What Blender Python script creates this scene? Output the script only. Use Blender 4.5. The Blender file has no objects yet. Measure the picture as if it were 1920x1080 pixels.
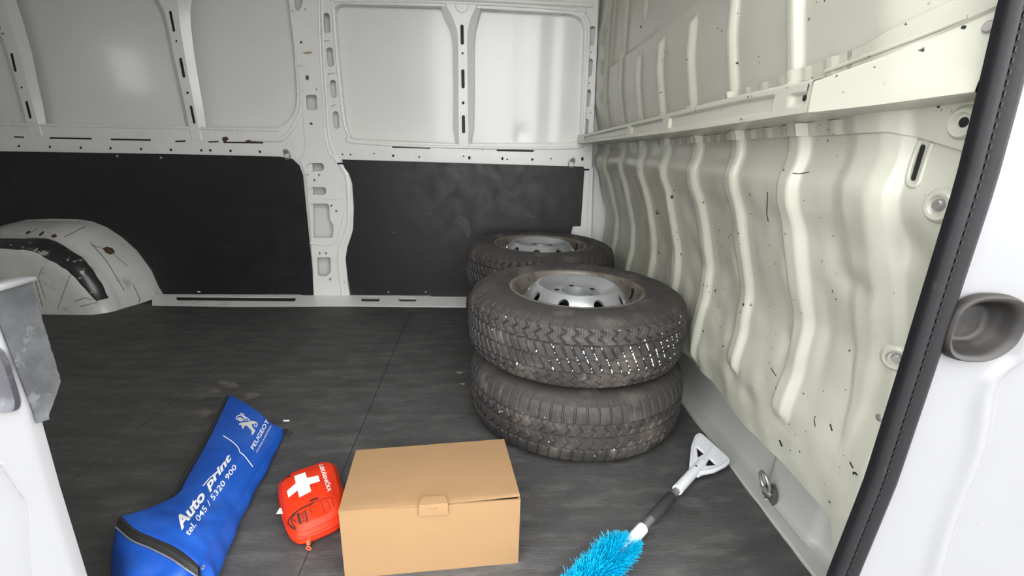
import bpy, bmesh, math, random
from mathutils import Vector, Matrix, noise
from mathutils.bvhtree import BVHTree
random.seed(7)
D2 = bpy.data
COL = bpy.context.scene.collection
sc = bpy.context.scene

# ------------------------------------------------------------------ camera
FPX, CAMH = 880.0, 0.81
PITCH, YAW, ROLL = 0.287974, 0.055776, 0.025965
YS = 1.1007
_f = Vector((math.sin(YAW)*math.cos(PITCH), math.cos(YAW)*math.cos(PITCH), -math.sin(PITCH)))
_r0 = Vector((math.cos(YAW), -math.sin(YAW), 0)); _u0 = _r0.cross(_f)
CR = math.cos(ROLL)*_r0 + math.sin(ROLL)*_u0
CU = -math.sin(ROLL)*_r0 + math.cos(ROLL)*_u0
CF = _f
CAM = Vector((0, 0, CAMH))
cd = D2.cameras.new('camera'); cam = D2.objects.new('camera', cd); COL.objects.link(cam)
cd.sensor_width = 36; cd.lens = FPX/1920*36; cd.clip_start = .01
m = Matrix((CR, CU, -CF)).transposed().to_4x4(); m.translation = CAM
cam.matrix_world = m
sc.camera = cam

# ------------------------------------------------------------------ light
SKY_H, SKY_Z, SUN_E = .85, 1.25, .52
w = D2.worlds.new('overcast_sky'); sc.world = w; w.use_nodes = True
bg = w.node_tree.nodes['Background']
# overcast dome: a little brighter overhead than at the horizon
nt_ = w.node_tree; tcw = nt_.nodes.new('ShaderNodeTexCoord'); sep = nt_.nodes.new('ShaderNodeSeparateXYZ'); mrw = nt_.nodes.new('ShaderNodeMapRange')
nt_.links.new(tcw.outputs['Generated'], sep.inputs[0]); nt_.links.new(sep.outputs['Z'], mrw.inputs['Value'])
mrw.inputs['From Min'].default_value = 0; mrw.inputs['From Max'].default_value = 1
mrw.inputs['To Min'].default_value = SKY_H; mrw.inputs['To Max'].default_value = SKY_Z
nt_.links.new(mrw.outputs['Result'], bg.inputs['Strength'])
bg.inputs['Color'].default_value = (.97, .985, 1.0, 1)
sl = D2.lights.new('fill_sun', 'SUN'); sl.energy = SUN_E; sl.angle = math.radians(90); sl.color = (1, .985, .95)  # soft lamp added to brighten the van inside; the sky is overcast
sun = D2.objects.new('fill_sun', sl); COL.objects.link(sun); sun.location = (-1, -4, 3)
sun.rotation_euler = Vector((-.38, .90, -.25)).to_track_quat('-Z', 'Y').to_euler()
sc.view_settings.view_transform = 'Standard'; sc.view_settings.look = 'None'
sc.view_settings.gamma = 1; sc.view_settings.use_curve_mapping = False
sc.view_settings.exposure = 2.62

# ------------------------------------------------------------------ helpers: measuring
def ray(px, py): return CF + CR*((px-960)/FPX) - CU*((py-540)/FPX)
def on(px, py, ax, val):
    d = ray(px, py); return CAM + d*((val-CAM[ax])/d[ax])
class Plane:
    def __init__(s, o, u, v):
        s.o = Vector(o); s.u = Vector(u).normalized(); s.n = s.u.cross(Vector(v)).normalized(); s.v = s.n.cross(s.u)
    def hit(s, px, py):
        d = ray(px, py); return CAM + d*((s.o-CAM).dot(s.n)/d.dot(s.n))
    def loc(s, px, py):
        p = s.hit(px, py)-s.o; return (p.dot(s.u), p.dot(s.v))
    def off(s, k):
        q = Plane(s.o, s.u, s.v); q.o = s.o+s.n*k; return q
def lerp(a, b, t): return a+(b-a)*t
def sstep(a, b, x):
    t = min(1, max(0, (x-a)/(b-a))); return t*t*(3-2*t)
def interp(tab, x):
    if x <= tab[0][0]: return tab[0][1]
    for (a, p), (b, q) in zip(tab, tab[1:]):
        if x <= b: return lerp(p, q, (x-a)/(b-a))
    return tab[-1][1]
def sinterp(tab, x):            # smooth version
    return (interp(tab, x-.012)+2*interp(tab, x)+interp(tab, x+.012))/4
def rpoly(pts, r, n=5):
    out = []; N = len(pts)
    for i in range(N):
        p0, p1, p2 = [Vector((q[0], q[1])) for q in (pts[i-1], pts[i], pts[(i+1) % N])]
        rr = pts[i][2] if len(pts[i]) > 2 else r
        a = p1+(p0-p1)*min(.48, rr/max(1e-6, (p0-p1).length)); b = p1+(p2-p1)*min(.48, rr/max(1e-6, (p2-p1).length))
        if rr <= 0: out.append(tuple(p1)); continue
        for k in range(n+1):
            t = k/n; q = a*(1-t)**2+p1*2*t*(1-t)+b*t*t; out.append((q.x, q.y))
    return out
def slot(cx, cy, L, wd, ang=0, n=6):    # stadium, long axis tilted ang degrees from vertical (image)
    h = max(0, L/2-wd/2); r = wd/2; out = []
    for s, base in ((-1, math.pi), (1, 0)):
        for k in range(n+1):
            t = base+math.pi*k/n; out.append((r*math.cos(t), s*h+r*math.sin(t)))
    a = math.radians(ang); c, s_ = math.cos(a), math.sin(a)
    return [(cx+x*c+y*s_, cy-x*s_+y*c) for x, y in out]
def hole(cx, cy, r, ry=None, n=10):
    ry = ry or r
    return [(cx+r*math.cos(2*math.pi*k/n), cy+ry*math.sin(2*math.pi*k/n)) for k in range(n)]

# ------------------------------------------------------------------ helpers: objects
def smooth(me, ang=35):
    for p in me.polygons: p.use_smooth = True
    try: me.set_sharp_from_angle(angle=math.radians(ang))
    except Exception: pass
def link(name, me, mat, parent=None, sm=35):
    o = D2.objects.new(name, me); COL.objects.link(o)
    if mat:
        me.materials.clear(); me.materials.append(mat)
    if sm: smooth(me, sm)
    if parent is not None:
        o.parent = parent
        p = parent; off = Vector((0, 0, 0))
        while p is not None: off += p.location; p = p.parent
        if off.length > 0: me.transform(Matrix.Translation(-off))
    return o
def mesh(verts, faces):
    me = D2.meshes.new('mesh'); me.from_pydata([tuple(v) for v in verts], [], faces); me.validate(); me.update(); return me
def thing(name, label, cat, loc=(0, 0, 0), group=None):
    o = D2.objects.new(name, None); COL.objects.link(o); o.location = loc; o.empty_display_size = .05
    return tag(o, label, cat, group)
def tag(o, label, cat, group=None):
    o['label'] = label; o['category'] = cat
    if group: o['group'] = group
    return o
def struct(name, me, mat, sm=35):
    o = link(name, me, mat, None, sm); o['kind'] = 'structure'; return o
def grid(nu, nv, fn, closeu=False):
    vs = [fn(i/(nu if closeu else nu-1), j/(nv-1)) for i in range(nu) for j in range(nv)]
    fs = []
    for i in range(nu if closeu else nu-1):
        a = i*nv; b = ((i+1) % nu)*nv
        for j in range(nv-1): fs.append((a+j, b+j, b+j+1, a+j+1))
    return vs, fs
def joinm(parts):
    V, F = [], []
    for v, f in parts:
        k = len(V); V += list(v); F += [tuple(i+k for i in q) for q in f]
    return V, F
def box(c, s):
    x, y, z = [k/2 for k in s]; c = Vector(c)
    v = [c+Vector((a*x, b*y, d*z)) for a in (-1, 1) for b in (-1, 1) for d in (-1, 1)]
    return v, [(0, 1, 3, 2), (4, 6, 7, 5), (0, 4, 5, 1), (2, 3, 7, 6), (0, 2, 6, 4), (1, 5, 7, 3)]
def boxab(a, b):
    return box([(p+q)/2 for p, q in zip(a, b)], [abs(p-q) for p, q in zip(a, b)])
def bevel(me, wd, seg=2):
    bm = bmesh.new(); bm.from_mesh(me)
    bmesh.ops.bevel(bm, geom=list(bm.edges), offset=wd, segments=seg, profile=.5, affect='EDGES', clamp_overlap=True)
    bm.to_mesh(me); bm.free(); return me
def curve_mesh(loops, thick, bev=0, res=1):
    cu = D2.curves.new('c', 'CURVE'); cu.dimensions = '2D'; cu.fill_mode = 'BOTH'
    for L in loops:
        sp = cu.splines.new('POLY'); sp.points.add(len(L)-1); sp.use_cyclic_u = True
        for p, q in zip(sp.points, L): p.co = (q[0], q[1], 0, 1)
    if thick > 0:
        cu.extrude = max(0, thick/2-bev)
        if bev: cu.bevel_depth = bev; cu.bevel_resolution = res; cu.offset = -bev
    o = D2.objects.new('c', cu); COL.objects.link(o)
    dg = bpy.context.evaluated_depsgraph_get(); dg.update()
    me = D2.meshes.new_from_object(o.evaluated_get(dg), preserve_all_data_layers=False, depsgraph=dg)
    D2.objects.remove(o); D2.curves.remove(cu); me.materials.clear(); return me
def sheet_mesh(loops_px, pl, thick, bev=0):
    loops = [[pl.loc(p[0], p[1]) for p in L] for L in loops_px]
    me = curve_mesh(loops, thick, bev)
    M = Matrix((pl.u, pl.v, pl.n)).transposed().to_4x4(); M.translation = pl.o-pl.n*thick/2
    me.transform(M); return me
def sheet(name, outer, holes, pl, thick, mat, parent, bev=.0012, sm=40):
    return link(name, sheet_mesh([outer]+list(holes), pl, thick, bev), mat, parent, sm)
def merge_meshes(mes):
    bm = bmesh.new()
    for q in mes: bm.from_mesh(q)
    me = D2.meshes.new('mesh'); bm.to_mesh(me); bm.free()
    for q in mes: D2.meshes.remove(q)
    return me
def frames(pts, up=Vector((0, 0, 1))):
    n = len(pts); out = []
    for i in range(n):
        t = (pts[min(n-1, i+1)]-pts[max(0, i-1)]).normalized()
        s = t.cross(up)
        if s.length < 1e-3: s = t.cross(Vector((0, 1, 0)))
        s.normalize(); out.append((t, s, s.cross(t).normalized()))
    return out
def sweep(pts, prof, up=Vector((0, 0, 1)), closed=True, caps=True):
    pts = [Vector(p) for p in pts]; fr = frames(pts, up); V = []; F = []; k = 0
    for i, p in enumerate(pts):
        pr = prof(i/(len(pts)-1)) if callable(prof) else prof
        k = len(pr)
        for a, b in pr: V.append(p+fr[i][1]*a+fr[i][2]*b)
    for i in range(len(pts)-1):
        for j in range(k if closed else k-1):
            F.append((i*k+j, i*k+(j+1) % k, (i+1)*k+(j+1) % k, (i+1)*k+j))
    if closed and caps: F += [tuple(range(k-1, -1, -1)), tuple(range((len(pts)-1)*k, len(pts)*k))]
    return V, F
def circ(r, n=12, ry=None): return [(r*math.cos(2*math.pi*k/n), (ry or r)*math.sin(2*math.pi*k/n)) for k in range(n)]
def tube(pts, r, n=10, up=Vector((0, 0, 1))): return sweep(pts, circ(r, n), up)
def catmull(pts, n=6):
    P = [Vector(p) for p in pts]; out = []
    for i in range(len(P)-1):
        p0, p1, p2, p3 = P[max(0, i-1)], P[i], P[i+1], P[min(len(P)-1, i+2)]
        for k in range(n):
            t = k/n
            out.append(.5*((2*p1)+(p2-p0)*t+(2*p0-5*p1+4*p2-p3)*t*t+(3*p1-p0-3*p2+p3)*t**3))
    out.append(P[-1]); return out
def lathe(prof, n=48, c=(0, 0, 0)):
    c = Vector(c)
    def fn(u, v):
        i = min(len(prof)-1, int(round(v*(len(prof)-1)))); r, z = prof[i]; a = 2*math.pi*u
        return c+Vector((r*math.cos(a), r*math.sin(a), z))
    return grid(n, len(prof), fn, True)
def bvh_of(objs):
    V, F = [], []
    for o in objs:
        k = len(V); off = Vector((0, 0, 0)); p = o
        while p is not None: off += p.location; p = p.parent
        V += [v.co+off for v in o.data.vertices]; F += [tuple(i+k for i in q.vertices) for q in o.data.polygons]
    return BVHTree.FromPolygons(V, F)
def cast(bvh, px, py):
    h, n, i, d = bvh.ray_cast(CAM, ray(px, py).normalized()); return h, n
def subdiv2d(me, maxlen):
    bm = bmesh.new(); bm.from_mesh(me)
    bmesh.ops.triangulate(bm, faces=bm.faces)
    for k in range(5):
        es = [e for e in bm.edges if e.calc_length() > maxlen]
        if not es: break
        bmesh.ops.subdivide_edges(bm, edges=es, cuts=1)
        bmesh.ops.triangulate(bm, faces=[f for f in bm.faces if len(f.verts) > 3])
    bm.to_mesh(me); bm.free(); return me
def decal_from(me, tofn, bvh, off):          # printed layer: lies on the surface it is printed on
    V = []; ok = []
    for v in me.vertices:
        px, py = tofn(v.co.x, v.co.y); h, n = cast(bvh, px, py)
        if h is None: V.append(Vector((0, 0, 0))); ok.append(False)
        else:
            if n.dot(ray(px, py)) > 0: n = -n
            V.append(h+n*off); ok.append(True)
    F = []
    for p in me.polygons:
        if all(ok[i] for i in p.vertices):
            q = [V[i] for i in p.vertices]
            if max((q[i]-q[i-1]).length for i in range(len(q))) < .03: F.append(tuple(p.vertices))
    D2.meshes.remove(me)
    used = sorted({i for f in F for i in f}); mp = {i: k for k, i in enumerate(used)}
    return mesh([V[i] for i in used], [tuple(mp[i] for i in f) for f in F])
def decal_px(name, loops, bvh, mat, parent, off=.0006, maxlen=4):
    me = subdiv2d(curve_mesh(loops, 0), maxlen)
    return link(name, decal_from(me, lambda x, y: (x, y), bvh, off), mat, parent)
def stroke(pts, wd):
    P = [Vector((p[0], p[1])) for p in pts]; L, R = [], []
    for i in range(len(P)):
        t = (P[min(len(P)-1, i+1)]-P[max(0, i-1)]).normalized(); n = Vector((-t.y, t.x))*wd/2
        L.append(tuple(P[i]+n)); R.append(tuple(P[i]-n))
    return L+R[::-1]
def text_mesh(body, bold=0, shear=0):
    cu = D2.curves.new('t', 'FONT'); cu.body = body; cu.fill_mode = 'FRONT'; cu.offset = bold; cu.shear = shear; cu.resolution_u = 3
    o = D2.objects.new('t', cu); COL.objects.link(o)
    dg = bpy.context.evaluated_depsgraph_get(); dg.update()
    me = D2.meshes.new_from_object(o.evaluated_get(dg), preserve_all_data_layers=False, depsgraph=dg)
    D2.objects.remove(o); D2.curves.remove(cu); me.materials.clear()
    xs = [v.co.x for v in me.vertices]; ys = [v.co.y for v in me.vertices]
    a, b, c, d = min(xs), max(xs), min(ys), max(ys)
    for v in me.vertices: v.co.x = (v.co.x-a)/(b-a); v.co.y = (v.co.y-c)/(d-c)
    return me
def decal_text(name, body, quad, bvh, mat, parent, bold=0, shear=0, off=.0007):
    me = subdiv2d(text_mesh(body, bold, shear), .09)
    BL, BR, TR, TL = [Vector(q) for q in quad]
    def to(x, y):
        p = (BL*(1-x)+BR*x)*(1-y)+(TL*(1-x)+TR*x)*y; return p.x, p.y
    return link(name, decal_from(me, to, bvh, off), mat, parent)

# ------------------------------------------------------------------ helpers: materials
def mat(name, col, rough=.5, metal=0, var=0, vscale=8, bump=0, bscale=60, stretch=(1, 1, 1), dirt=None, spots=None, coat=0, rvar=0, spec=.5):
    M = D2.materials.new(name); M.use_nodes = True; nt = M.node_tree; N = nt.nodes; L = nt.links
    b = N['Principled BSDF']; b.inputs['Roughness'].default_value = rough; b.inputs['Metallic'].default_value = metal
    b.inputs['Base Color'].default_value = (*col, 1); b.inputs['Specular IOR Level'].default_value = spec
    if coat: b.inputs['Coat Weight'].default_value = coat; b.inputs['Coat Roughness'].default_value = .12
    tc = N.new('ShaderNodeTexCoord'); mp = N.new('ShaderNodeMapping'); mp.inputs['Scale'].default_value = stretch
    L.new(tc.outputs['Object'], mp.inputs['Vector'])
    def nz(scale, det=6, rg=.6):
        n = N.new('ShaderNodeTexNoise'); n.inputs['Scale'].default_value = scale; n.inputs['Detail'].default_value = det
        n.inputs['Roughness'].default_value = rg; L.new(mp.outputs['Vector'], n.inputs['Vector']); return n.outputs['Fac']
    def ramp(src, a, c, lo=0, hi=1):
        r = N.new('ShaderNodeMapRange'); r.inputs['From Min'].default_value = a; r.inputs['From Max'].default_value = c
        r.inputs['To Min'].default_value = lo; r.inputs['To Max'].default_value = hi; L.new(src, r.inputs['Value']); return r.outputs['Result']
    cur = None
    def mix(fac, c2, prev):
        x = N.new('ShaderNodeMix'); x.data_type = 'RGBA'
        if prev is None: x.inputs['A'].default_value = (*col, 1)
        else: L.new(prev, x.inputs['A'])
        x.inputs['B'].default_value = (*c2, 1); L.new(fac, x.inputs['Factor']); return x.outputs['Result']
    if var:
        cur = mix(ramp(nz(vscale), .35, .75, 0, 1), tuple(max(0, k*(1-var)) for k in col), cur)
    for d in (dirt or []):      # (colour, scale, threshold, softness, strength)
        cur = mix(ramp(nz(d[1], 5, .65), d[2], d[2]+d[3], 0, d[4]), d[0], cur)
    for s in (spots or []):     # chips: (colour, scale, threshold radius, mask threshold)
        v = N.new('ShaderNodeTexVoronoi'); v.inputs['Scale'].default_value = s[1]; v.inputs['Randomness'].default_value = 1
        wv = N.new('ShaderNodeVectorMath'); wv.operation = 'ADD'
        nn = N.new('ShaderNodeTexNoise'); nn.inputs['Scale'].default_value = s[1]*2.5; L.new(mp.outputs['Vector'], nn.inputs['Vector'])
        sc_ = N.new('ShaderNodeVectorMath'); sc_.operation = 'SCALE'; sc_.inputs['Scale'].default_value = .7/s[1]
        L.new(nn.outputs['Color'], sc_.inputs[0]); L.new(mp.outputs['Vector'], wv.inputs[0]); L.new(sc_.outputs[0], wv.inputs[1])
        L.new(wv.outputs[0], v.inputs['Vector'])
        a = ramp(v.outputs['Distance'], s[2], s[2]*.8)
        mk = ramp(nz(s[4] if len(s) > 4 else 4, 3), s[3], s[3]+.03)
        mm = N.new('ShaderNodeMath'); mm.operation = 'MULTIPLY'; L.new(a, mm.inputs[0]); L.new(mk, mm.inputs[1])
        cur = mix(mm.outputs[0], s[0], cur)
    if cur is not None: L.new(cur, b.inputs['Base Color'])
    if rvar: L.new(ramp(nz(vscale*1.7), .3, .7, max(.03, rough-rvar), min(1, rough+rvar)), b.inputs['Roughness'])
    if bump:
        bn = N.new('ShaderNodeBump'); bn.inputs['Strength'].default_value = bump; bn.inputs['Distance'].default_value = .004
        L.new(nz(bscale, 4), bn.inputs['Height']); L.new(bn.outputs['Normal'], b.inputs['Normal'])
    return M
BLK = (.006, .006, .008)
RUST = (.16, .045, .02)
M_WHITE = mat('white_body_paint', (.82, .81, .78), .32, var=.05, vscale=5, coat=.3, dirt=[((.38, .35, .29), 14, .68, .08, .5), ((.2, .19, .17), 55, .74, .03, .5)], rvar=.08)
M_SKIN = mat('outer_skin_paint', (.79, .785, .755), .30, var=.05, vscale=3, coat=.5, dirt=[((.35, .33, .3), 22, .73, .03, .35)])
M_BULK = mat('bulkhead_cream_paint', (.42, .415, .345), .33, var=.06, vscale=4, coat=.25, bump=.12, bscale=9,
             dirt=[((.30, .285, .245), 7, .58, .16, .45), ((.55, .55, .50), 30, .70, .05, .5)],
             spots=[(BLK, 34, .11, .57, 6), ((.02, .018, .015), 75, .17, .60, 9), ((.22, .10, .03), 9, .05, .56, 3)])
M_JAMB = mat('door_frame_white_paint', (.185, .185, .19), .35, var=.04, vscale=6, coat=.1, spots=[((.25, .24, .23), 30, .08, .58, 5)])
M_PANEL = mat('black_hardboard', (.0105, .0105, .013), .52, var=.35, vscale=9, bump=.06, bscale=300, dirt=[((.05, .05, .055), 6, .64, .1, .5), ((.22, .22, .23), 40, .79, .02, .5)], rvar=.1)
M_FLOOR = mat('charcoal_floor_board', (.062, .060, .059), .62, var=.45, vscale=5, bump=.25, bscale=45, stretch=(1, 3.2, 1),
              dirt=[((.105, .102, .098), 9, .50, .2, .75), ((.14, .135, .13), 60, .60, .12, .55), ((.20, .15, .11), 2.4, .70, .03, .55), ((.4, .38, .35), 190, .78, .02, .7)], rvar=.08)
M_UNDER = mat('dark_underfloor', (.06, .06, .06), .8)
M_TYRE = mat('worn_tyre_rubber', (.036, .033, .031), .66, var=.3, vscale=14, bump=.12, bscale=260, dirt=[((.13, .108, .09), 11, .50, .22, .8), ((.20, .165, .13), 26, .66, .1, .5)], rvar=.1)
M_RIM = mat('silver_wheel_paint', (.50, .51, .52), .36, metal=.75, var=.12, vscale=12, dirt=[((.17, .12, .085), 16, .60, .10, .6), ((.2, .1, .045), 45, .70, .05, .6)], rvar=.08)
M_RIMIN = mat('dirty_wheel_barrel', (.21, .19, .165), .55, metal=.5, var=.25, vscale=18, dirt=[((.10, .07, .048), 18, .5, .15, .75)])
M_RUBBER = mat('black_seal_rubber', (.007, .007, .008), .5, spec=.25, var=.3, vscale=20, bump=.1, bscale=120, dirt=[((.04, .036, .03), 30, .66, .08, .5)])
M_CUP = mat('dirty_black_plastic_cup', (.006, .0055, .0052), .5, var=.3, vscale=14, dirt=[((.032, .024, .019), 12, .45, .25, .8)])
M_GREY = mat('mottled_grey_plate', (.10, .103, .107), .55, metal=.35, var=.45, vscale=35, bump=.15, bscale=80, dirt=[((.20, .20, .205), 45, .58, .1, .6)])
M_CARD = mat('kraft_cardboard', (.232, .140, .068), .78, var=.07, vscale=5, bump=.06, bscale=40, dirt=[((.25, .15, .07), 9, .62, .12, .35)], spec=.25)
M_CARDIN = mat('cardboard_cut_edge', (.22, .13, .06), .85, var=.2, vscale=40)
M_BLUE = mat('blue_nylon', (.008, .080, .43), .46, var=.25, vscale=7, bump=.4, bscale=16, dirt=[((.03, .13, .52), 6, .52, .2, .5)], spec=.4)
M_ZIP = mat('black_zip_tape', (.018, .017, .016), .6, bump=.3, bscale=350)
M_PRINT = mat('white_print', (.80, .80, .80), .5)
M_SILVER = mat('silver_grey_print', (.62, .62, .56), .4, var=.2, vscale=60)
M_RED = mat('orange_red_nylon', (.64, .030, .004), .5, var=.12, vscale=9, bump=.2, bscale=26, spec=.35)
M_REDZIP = mat('red_zip_tape', (.62, .03, .012), .5, bump=.3, bscale=400)
M_INK = mat('dark_print', (.045, .012, .010), .55)
M_TEAL = mat('turquoise_bristle', (.0, .44, .72), .4, var=.25, vscale=40)
M_WPLAS = mat('white_plastic', (.70, .71, .73), .35, var=.05, vscale=25)
M_FOAM = mat('black_foam_grip', (.022, .022, .023), .8, bump=.2, bscale=500)
M_STEEL = mat('galvanised_steel', (.50, .50, .50), .38, metal=.85, var=.2, vscale=30)
M_DULL = mat('dull_ring_steel', (.42, .41, .39), .4, metal=.7, var=.3, vscale=40)
M_SALT = mat('white_grit', (.85, .86, .86), .6)
M_LEAF = mat('pale_dry_leaf', (.24, .25, .15), .7, var=.3, vscale=60)
M_SHADE_CHIP = mat('hole_shade_and_chip_black', (.004, .004, .004), .9)  # flat black: shade painted in for holes, and the black paint chips
M_ASPH = mat('pale_concrete_yard', (.26, .255, .25), .9, var=.3, vscale=3, bump=.4, bscale=50)
M_BACKSHADE = mat('dark_backing_shade', (.035, .036, .036), .7, var=.3, vscale=20)  # dark tone standing in for shade behind holes and slots
M_ARCH = mat('wheel_arch_paint', (.70, .70, .665), .38, var=.15, vscale=5, coat=.2, dirt=[((.2, .19, .17), 9, .58, .12, .5), ((.28, .12, .035), 7, .70, .02, .7)])

# ================================================================== STRUCTURE
D = 2.51; FE = 2.384; ZB = .743; XL = -2.75; ZC = 1.86
PLU = Plane((0, D, ZB), (1, 0, 0), (0, -.05, 1))        # upper inner frame, leaning in
PLL = Plane((0, D, ZB), (1, 0, 0), (0, 0, 1))           # lower inner wall
PLS = PLU.off(-.048); PLSL = PLL.off(-.06)
PLP = PLU.off(.010); PLPL = PLL.off(.010)

# ---- floor
V, F = boxab((XL, .44, -.05), (.95, 2.60, -.008)); floor = struct('floor', mesh(V, F), M_UNDER)
def floor_panel(poly):
    n = len(poly); me = curve_mesh([poly], .007, .0012); me.transform(Matrix.Translation((0, 0, -.0035)))
    return link('floor_panel', me, M_FLOOR, floor)
def jag(x0, y0, x1, y1, n, a):
    return [(lerp(x0, x1, k/n)+(random.uniform(-a, a) if 0 < k < n else 0), lerp(y0, y1, k/n)) for k in range(n+1)]
G = .0007
floor_panel([(-.358+G, .44), (.659, .44)]+jag(.661, .46, .661, FE, 60, .0025)+[(-.389+G, FE)])
floor_panel([(-1.030+G, .44), (-.358-G, .44), (-.389-G, FE), (-1.340+G, FE), (-1.345+G, 1.917+G), (-.999+G, 1.917+G)])
floor_panel([(XL+.01, .44), (-1.030-G, .44), (-.999-G, 1.917-G), (XL+.01, 1.917-G)])
floor_panel([(XL+.01, 1.917+G), (-1.345-G, 1.917+G), (-1.340-G, FE), (XL+.01, FE)])

M_MUD = mat('dried_mud_stain', (.115, .102, .088), .85, var=.4, vscale=50)
bvf = bvh_of(list(floor.children))
for k, (px, py, rx, ry) in enumerate(((433, 722, 13, 8), (402, 733, 12, 5), (470, 742, 15, 6), (383, 776, 16, 7), (418, 718, 9, 4), (500, 775, 6, 3), (590, 700, 7, 3), (690, 620, 12, 3))):
    decal_px('mud_stain', [[(px+rx*math.cos(a)*(1+.35*math.sin(3*a+k)), py+ry*math.sin(a)*(1+.3*math.cos(2*a+k))) for a in [2*math.pi*q/18 for q in range(18)]]], bvf, M_MUD, floor, .0006)

# ---- far side wall: outer skin and inner pressed frame
def skin_fn(u, v):
    x = lerp(XL, .96, u); z = lerp(-.04, 1.88, v)
    y = D+.062 if z < ZB else D+.050-.05*(z-ZB)
    y -= .010*math.exp(-((x+.02)/.09)**2)*0 + .004*math.sin(x*2.3)
    if z < ZB+.05: y = lerp(D+.062, D+.050-.05*.05, sstep(ZB-.03, ZB+.05, z))-.004*math.sin(x*2.3)
    hit = ((x-.168)**2+((z-.885)*.8)**2)
    y += .004*math.exp(-hit/.0007)+(.0011*math.sin(x*44+.6) if x > -.05 and z > ZB else 0)
    return (x, y, z)
V, F = grid(260, 70, skin_fn); wall_back = struct('wall_back', mesh(V, F), M_SKIN, 60)

# left frame with the long window opening
op_l = rpoly([(-430, -60, 0), (528, -60, 0), (546, 30), (558, 180), (553, 214), (528, 241), (-430, 221, 0)], 26)
belt_l = [slot(35, 257, 20, 2.6, 90-3), slot(132, 259.5, 80, 3.2, 90-1), slot(245, 262, 76, 3.2, 90-1), slot(338, 265, 20, 2.8, 90+2), slot(400, 266, 20, 2.6, 90+2), slot(456, 267.3, 75, 3, 90-.5)]
belt_l += [hole(x, y, 2.5) for x, y in ((35, 274), (93, 275.5), (151, 277), (207, 278), (264, 279.5), (320, 281), (377, 282), (394, 282), (432, 283), (487, 284.5))]
belt_l += [slot(-60, 257, 80, 3, 88), slot(-170, 255, 80, 3, 88)]
sheet('window_frame', [(-440, -75), (544, -75), (574, 200), (580, 299), (-440, 279)], [op_l]+belt_l, PLU, .0025, M_WHITE, wall_back, .0008)
# right frame round the big blank window
op_r = rpoly([(624, 6), (838, 12), (1080, 26), (1097, 45), (1088, 268), (860, 270), (650, 262), (640, 200)], 20)
slots_r = [slot(613, 43, 38, 12, 5), slot(619, 107, 37, 12, 5), slot(625, 167, 34, 11.5, 5), slot(630, 225, 33, 11.5, 5),
           slot(1110, 67, 37, 11, -6), slot(1105, 127, 35, 11, -6), slot(1102, 184, 33, 11, -6), slot(1098, 238, 31, 10, -6)]
belt_r = [slot(771, 276.5, 72, 3.4, 90-1.5), slot(966, 282.5, 70, 3.4, 90-1.5)]
belt_r += [hole(*h) for h in ((642, 289.5, 1.6), (657, 290, 1.6), (701, 288, 1.5), (737, 292, 2.4), (786, 294.5, 1.7), (869, 293, 1.4), (880, 296, 2.4, 3.6), (942, 297.3, 2.2, 3.2), (951, 299, 1.6), (998, 299, 2.3), (1033, 297.5, 1.5), (1092, 298, 2.6, 4), (834, 278, 1), (905, 281, 1))]
belt_r += [hole(x, y, 1.2) for x, y in ((613, 77), (609, 77), (617, 76), (620, 138), (616, 139), (625, 137), (627, 197), (623, 199), (1109, 98), (1103, 99), (1105, 156), (1100, 213), (1096, 214), (1107, 212))]
sheet('window_frame', [(592, -75), (1124, -75), (1119, 100), (1109, 320), (1106, 323), (632, 309), (600, 300)], [op_r]+slots_r+belt_r, PLU, .0025, M_WHITE, wall_back, .0008)
# dark sheets added behind the belt rail so its small holes read as shaded
sheet('rail_inner', [(-440, 248), (300, 254), (574, 262), (578, 296), (-440, 276)], [], PLU.off(-.012), .0015, M_BACKSHADE, wall_back, 0)
sheet('rail_inner', [(636, 272), (860, 274.5), (1098, 279), (1104, 318), (640, 302)], [], PLU.off(-.012), .0015, M_BACKSHADE, wall_back, 0)
# return flanges of the two openings, closing the hollow frame behind
def opening_return(loop, dz=.047):
    V, F = [], []; n = len(loop)
    for p in loop:
        h = PLU.hit(*p); V += [h-PLU.n*.0005, h-PLU.n*dz]
    for k in range(n): F.append((2*k, 2*k+1, 2*((k+1) % n)+1, 2*((k+1) % n)))
    return link('opening_return', mesh(V, F), M_WHITE, wall_back, 40)
opening_return(op_l); opening_return(op_r)
# pillar
ph = [rpoly([(548, -12), (567, -12), (567, 8), (560, 20), (556, 20), (549, 8)], 3), rpoly([(573, 178), (593, 178), (595, 206), (575, 206)], 4),
      hole(548, 21, 1.4), hole(572, 17, 1.4), hole(564, 79, 2.3), hole(562, 125, 2), hole(575.5, 146, 3.4, 4.6), hole(568, 171.5, 1.4), hole(593, 168, 1.4), rpoly([(580.5, 230), (585.5, 230), (585.5, 234), (580.5, 234)], .4)]
sheet('pillar', [(534, -75), (597, -75), (601, 60), (607, 180), (611, 240), (614, 300), (624, 300), (566, 300), (573, 270), (568, 215), (557, 120)][:5]+[(616, 270), (628, 302), (563, 300), (572, 275), (567, 215), (556, 120), (545, 40)], ph, PLP, .010, M_WHITE, wall_back, .002)
pl_lo = [rpoly([(576, 306), (607, 306), (607, 321), (576, 321)], 7.4), rpoly([(581, 351), (611, 351), (611, 365), (581, 365)], 7),
         rpoly([(579, 382), (617, 382), (618, 414), (625, 420), (624, 446), (583, 446)], 6), rpoly([(594, 483), (619, 483), (620, 510), (611, 518), (596, 517)], 3)]
pl_lo += [rpoly([(x-1.7, y-1.7), (x+1.7, y-1.7), (x+1.7, y+1.7), (x-1.7, y+1.7)], .4) for x, y in ((576, 328), (598, 328), (589, 338), (580, 297), (593, 297), (621, 386), (630, 396), (599, 475), (611, 475), (619, 524), (626, 557), (645, 529))]
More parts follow.
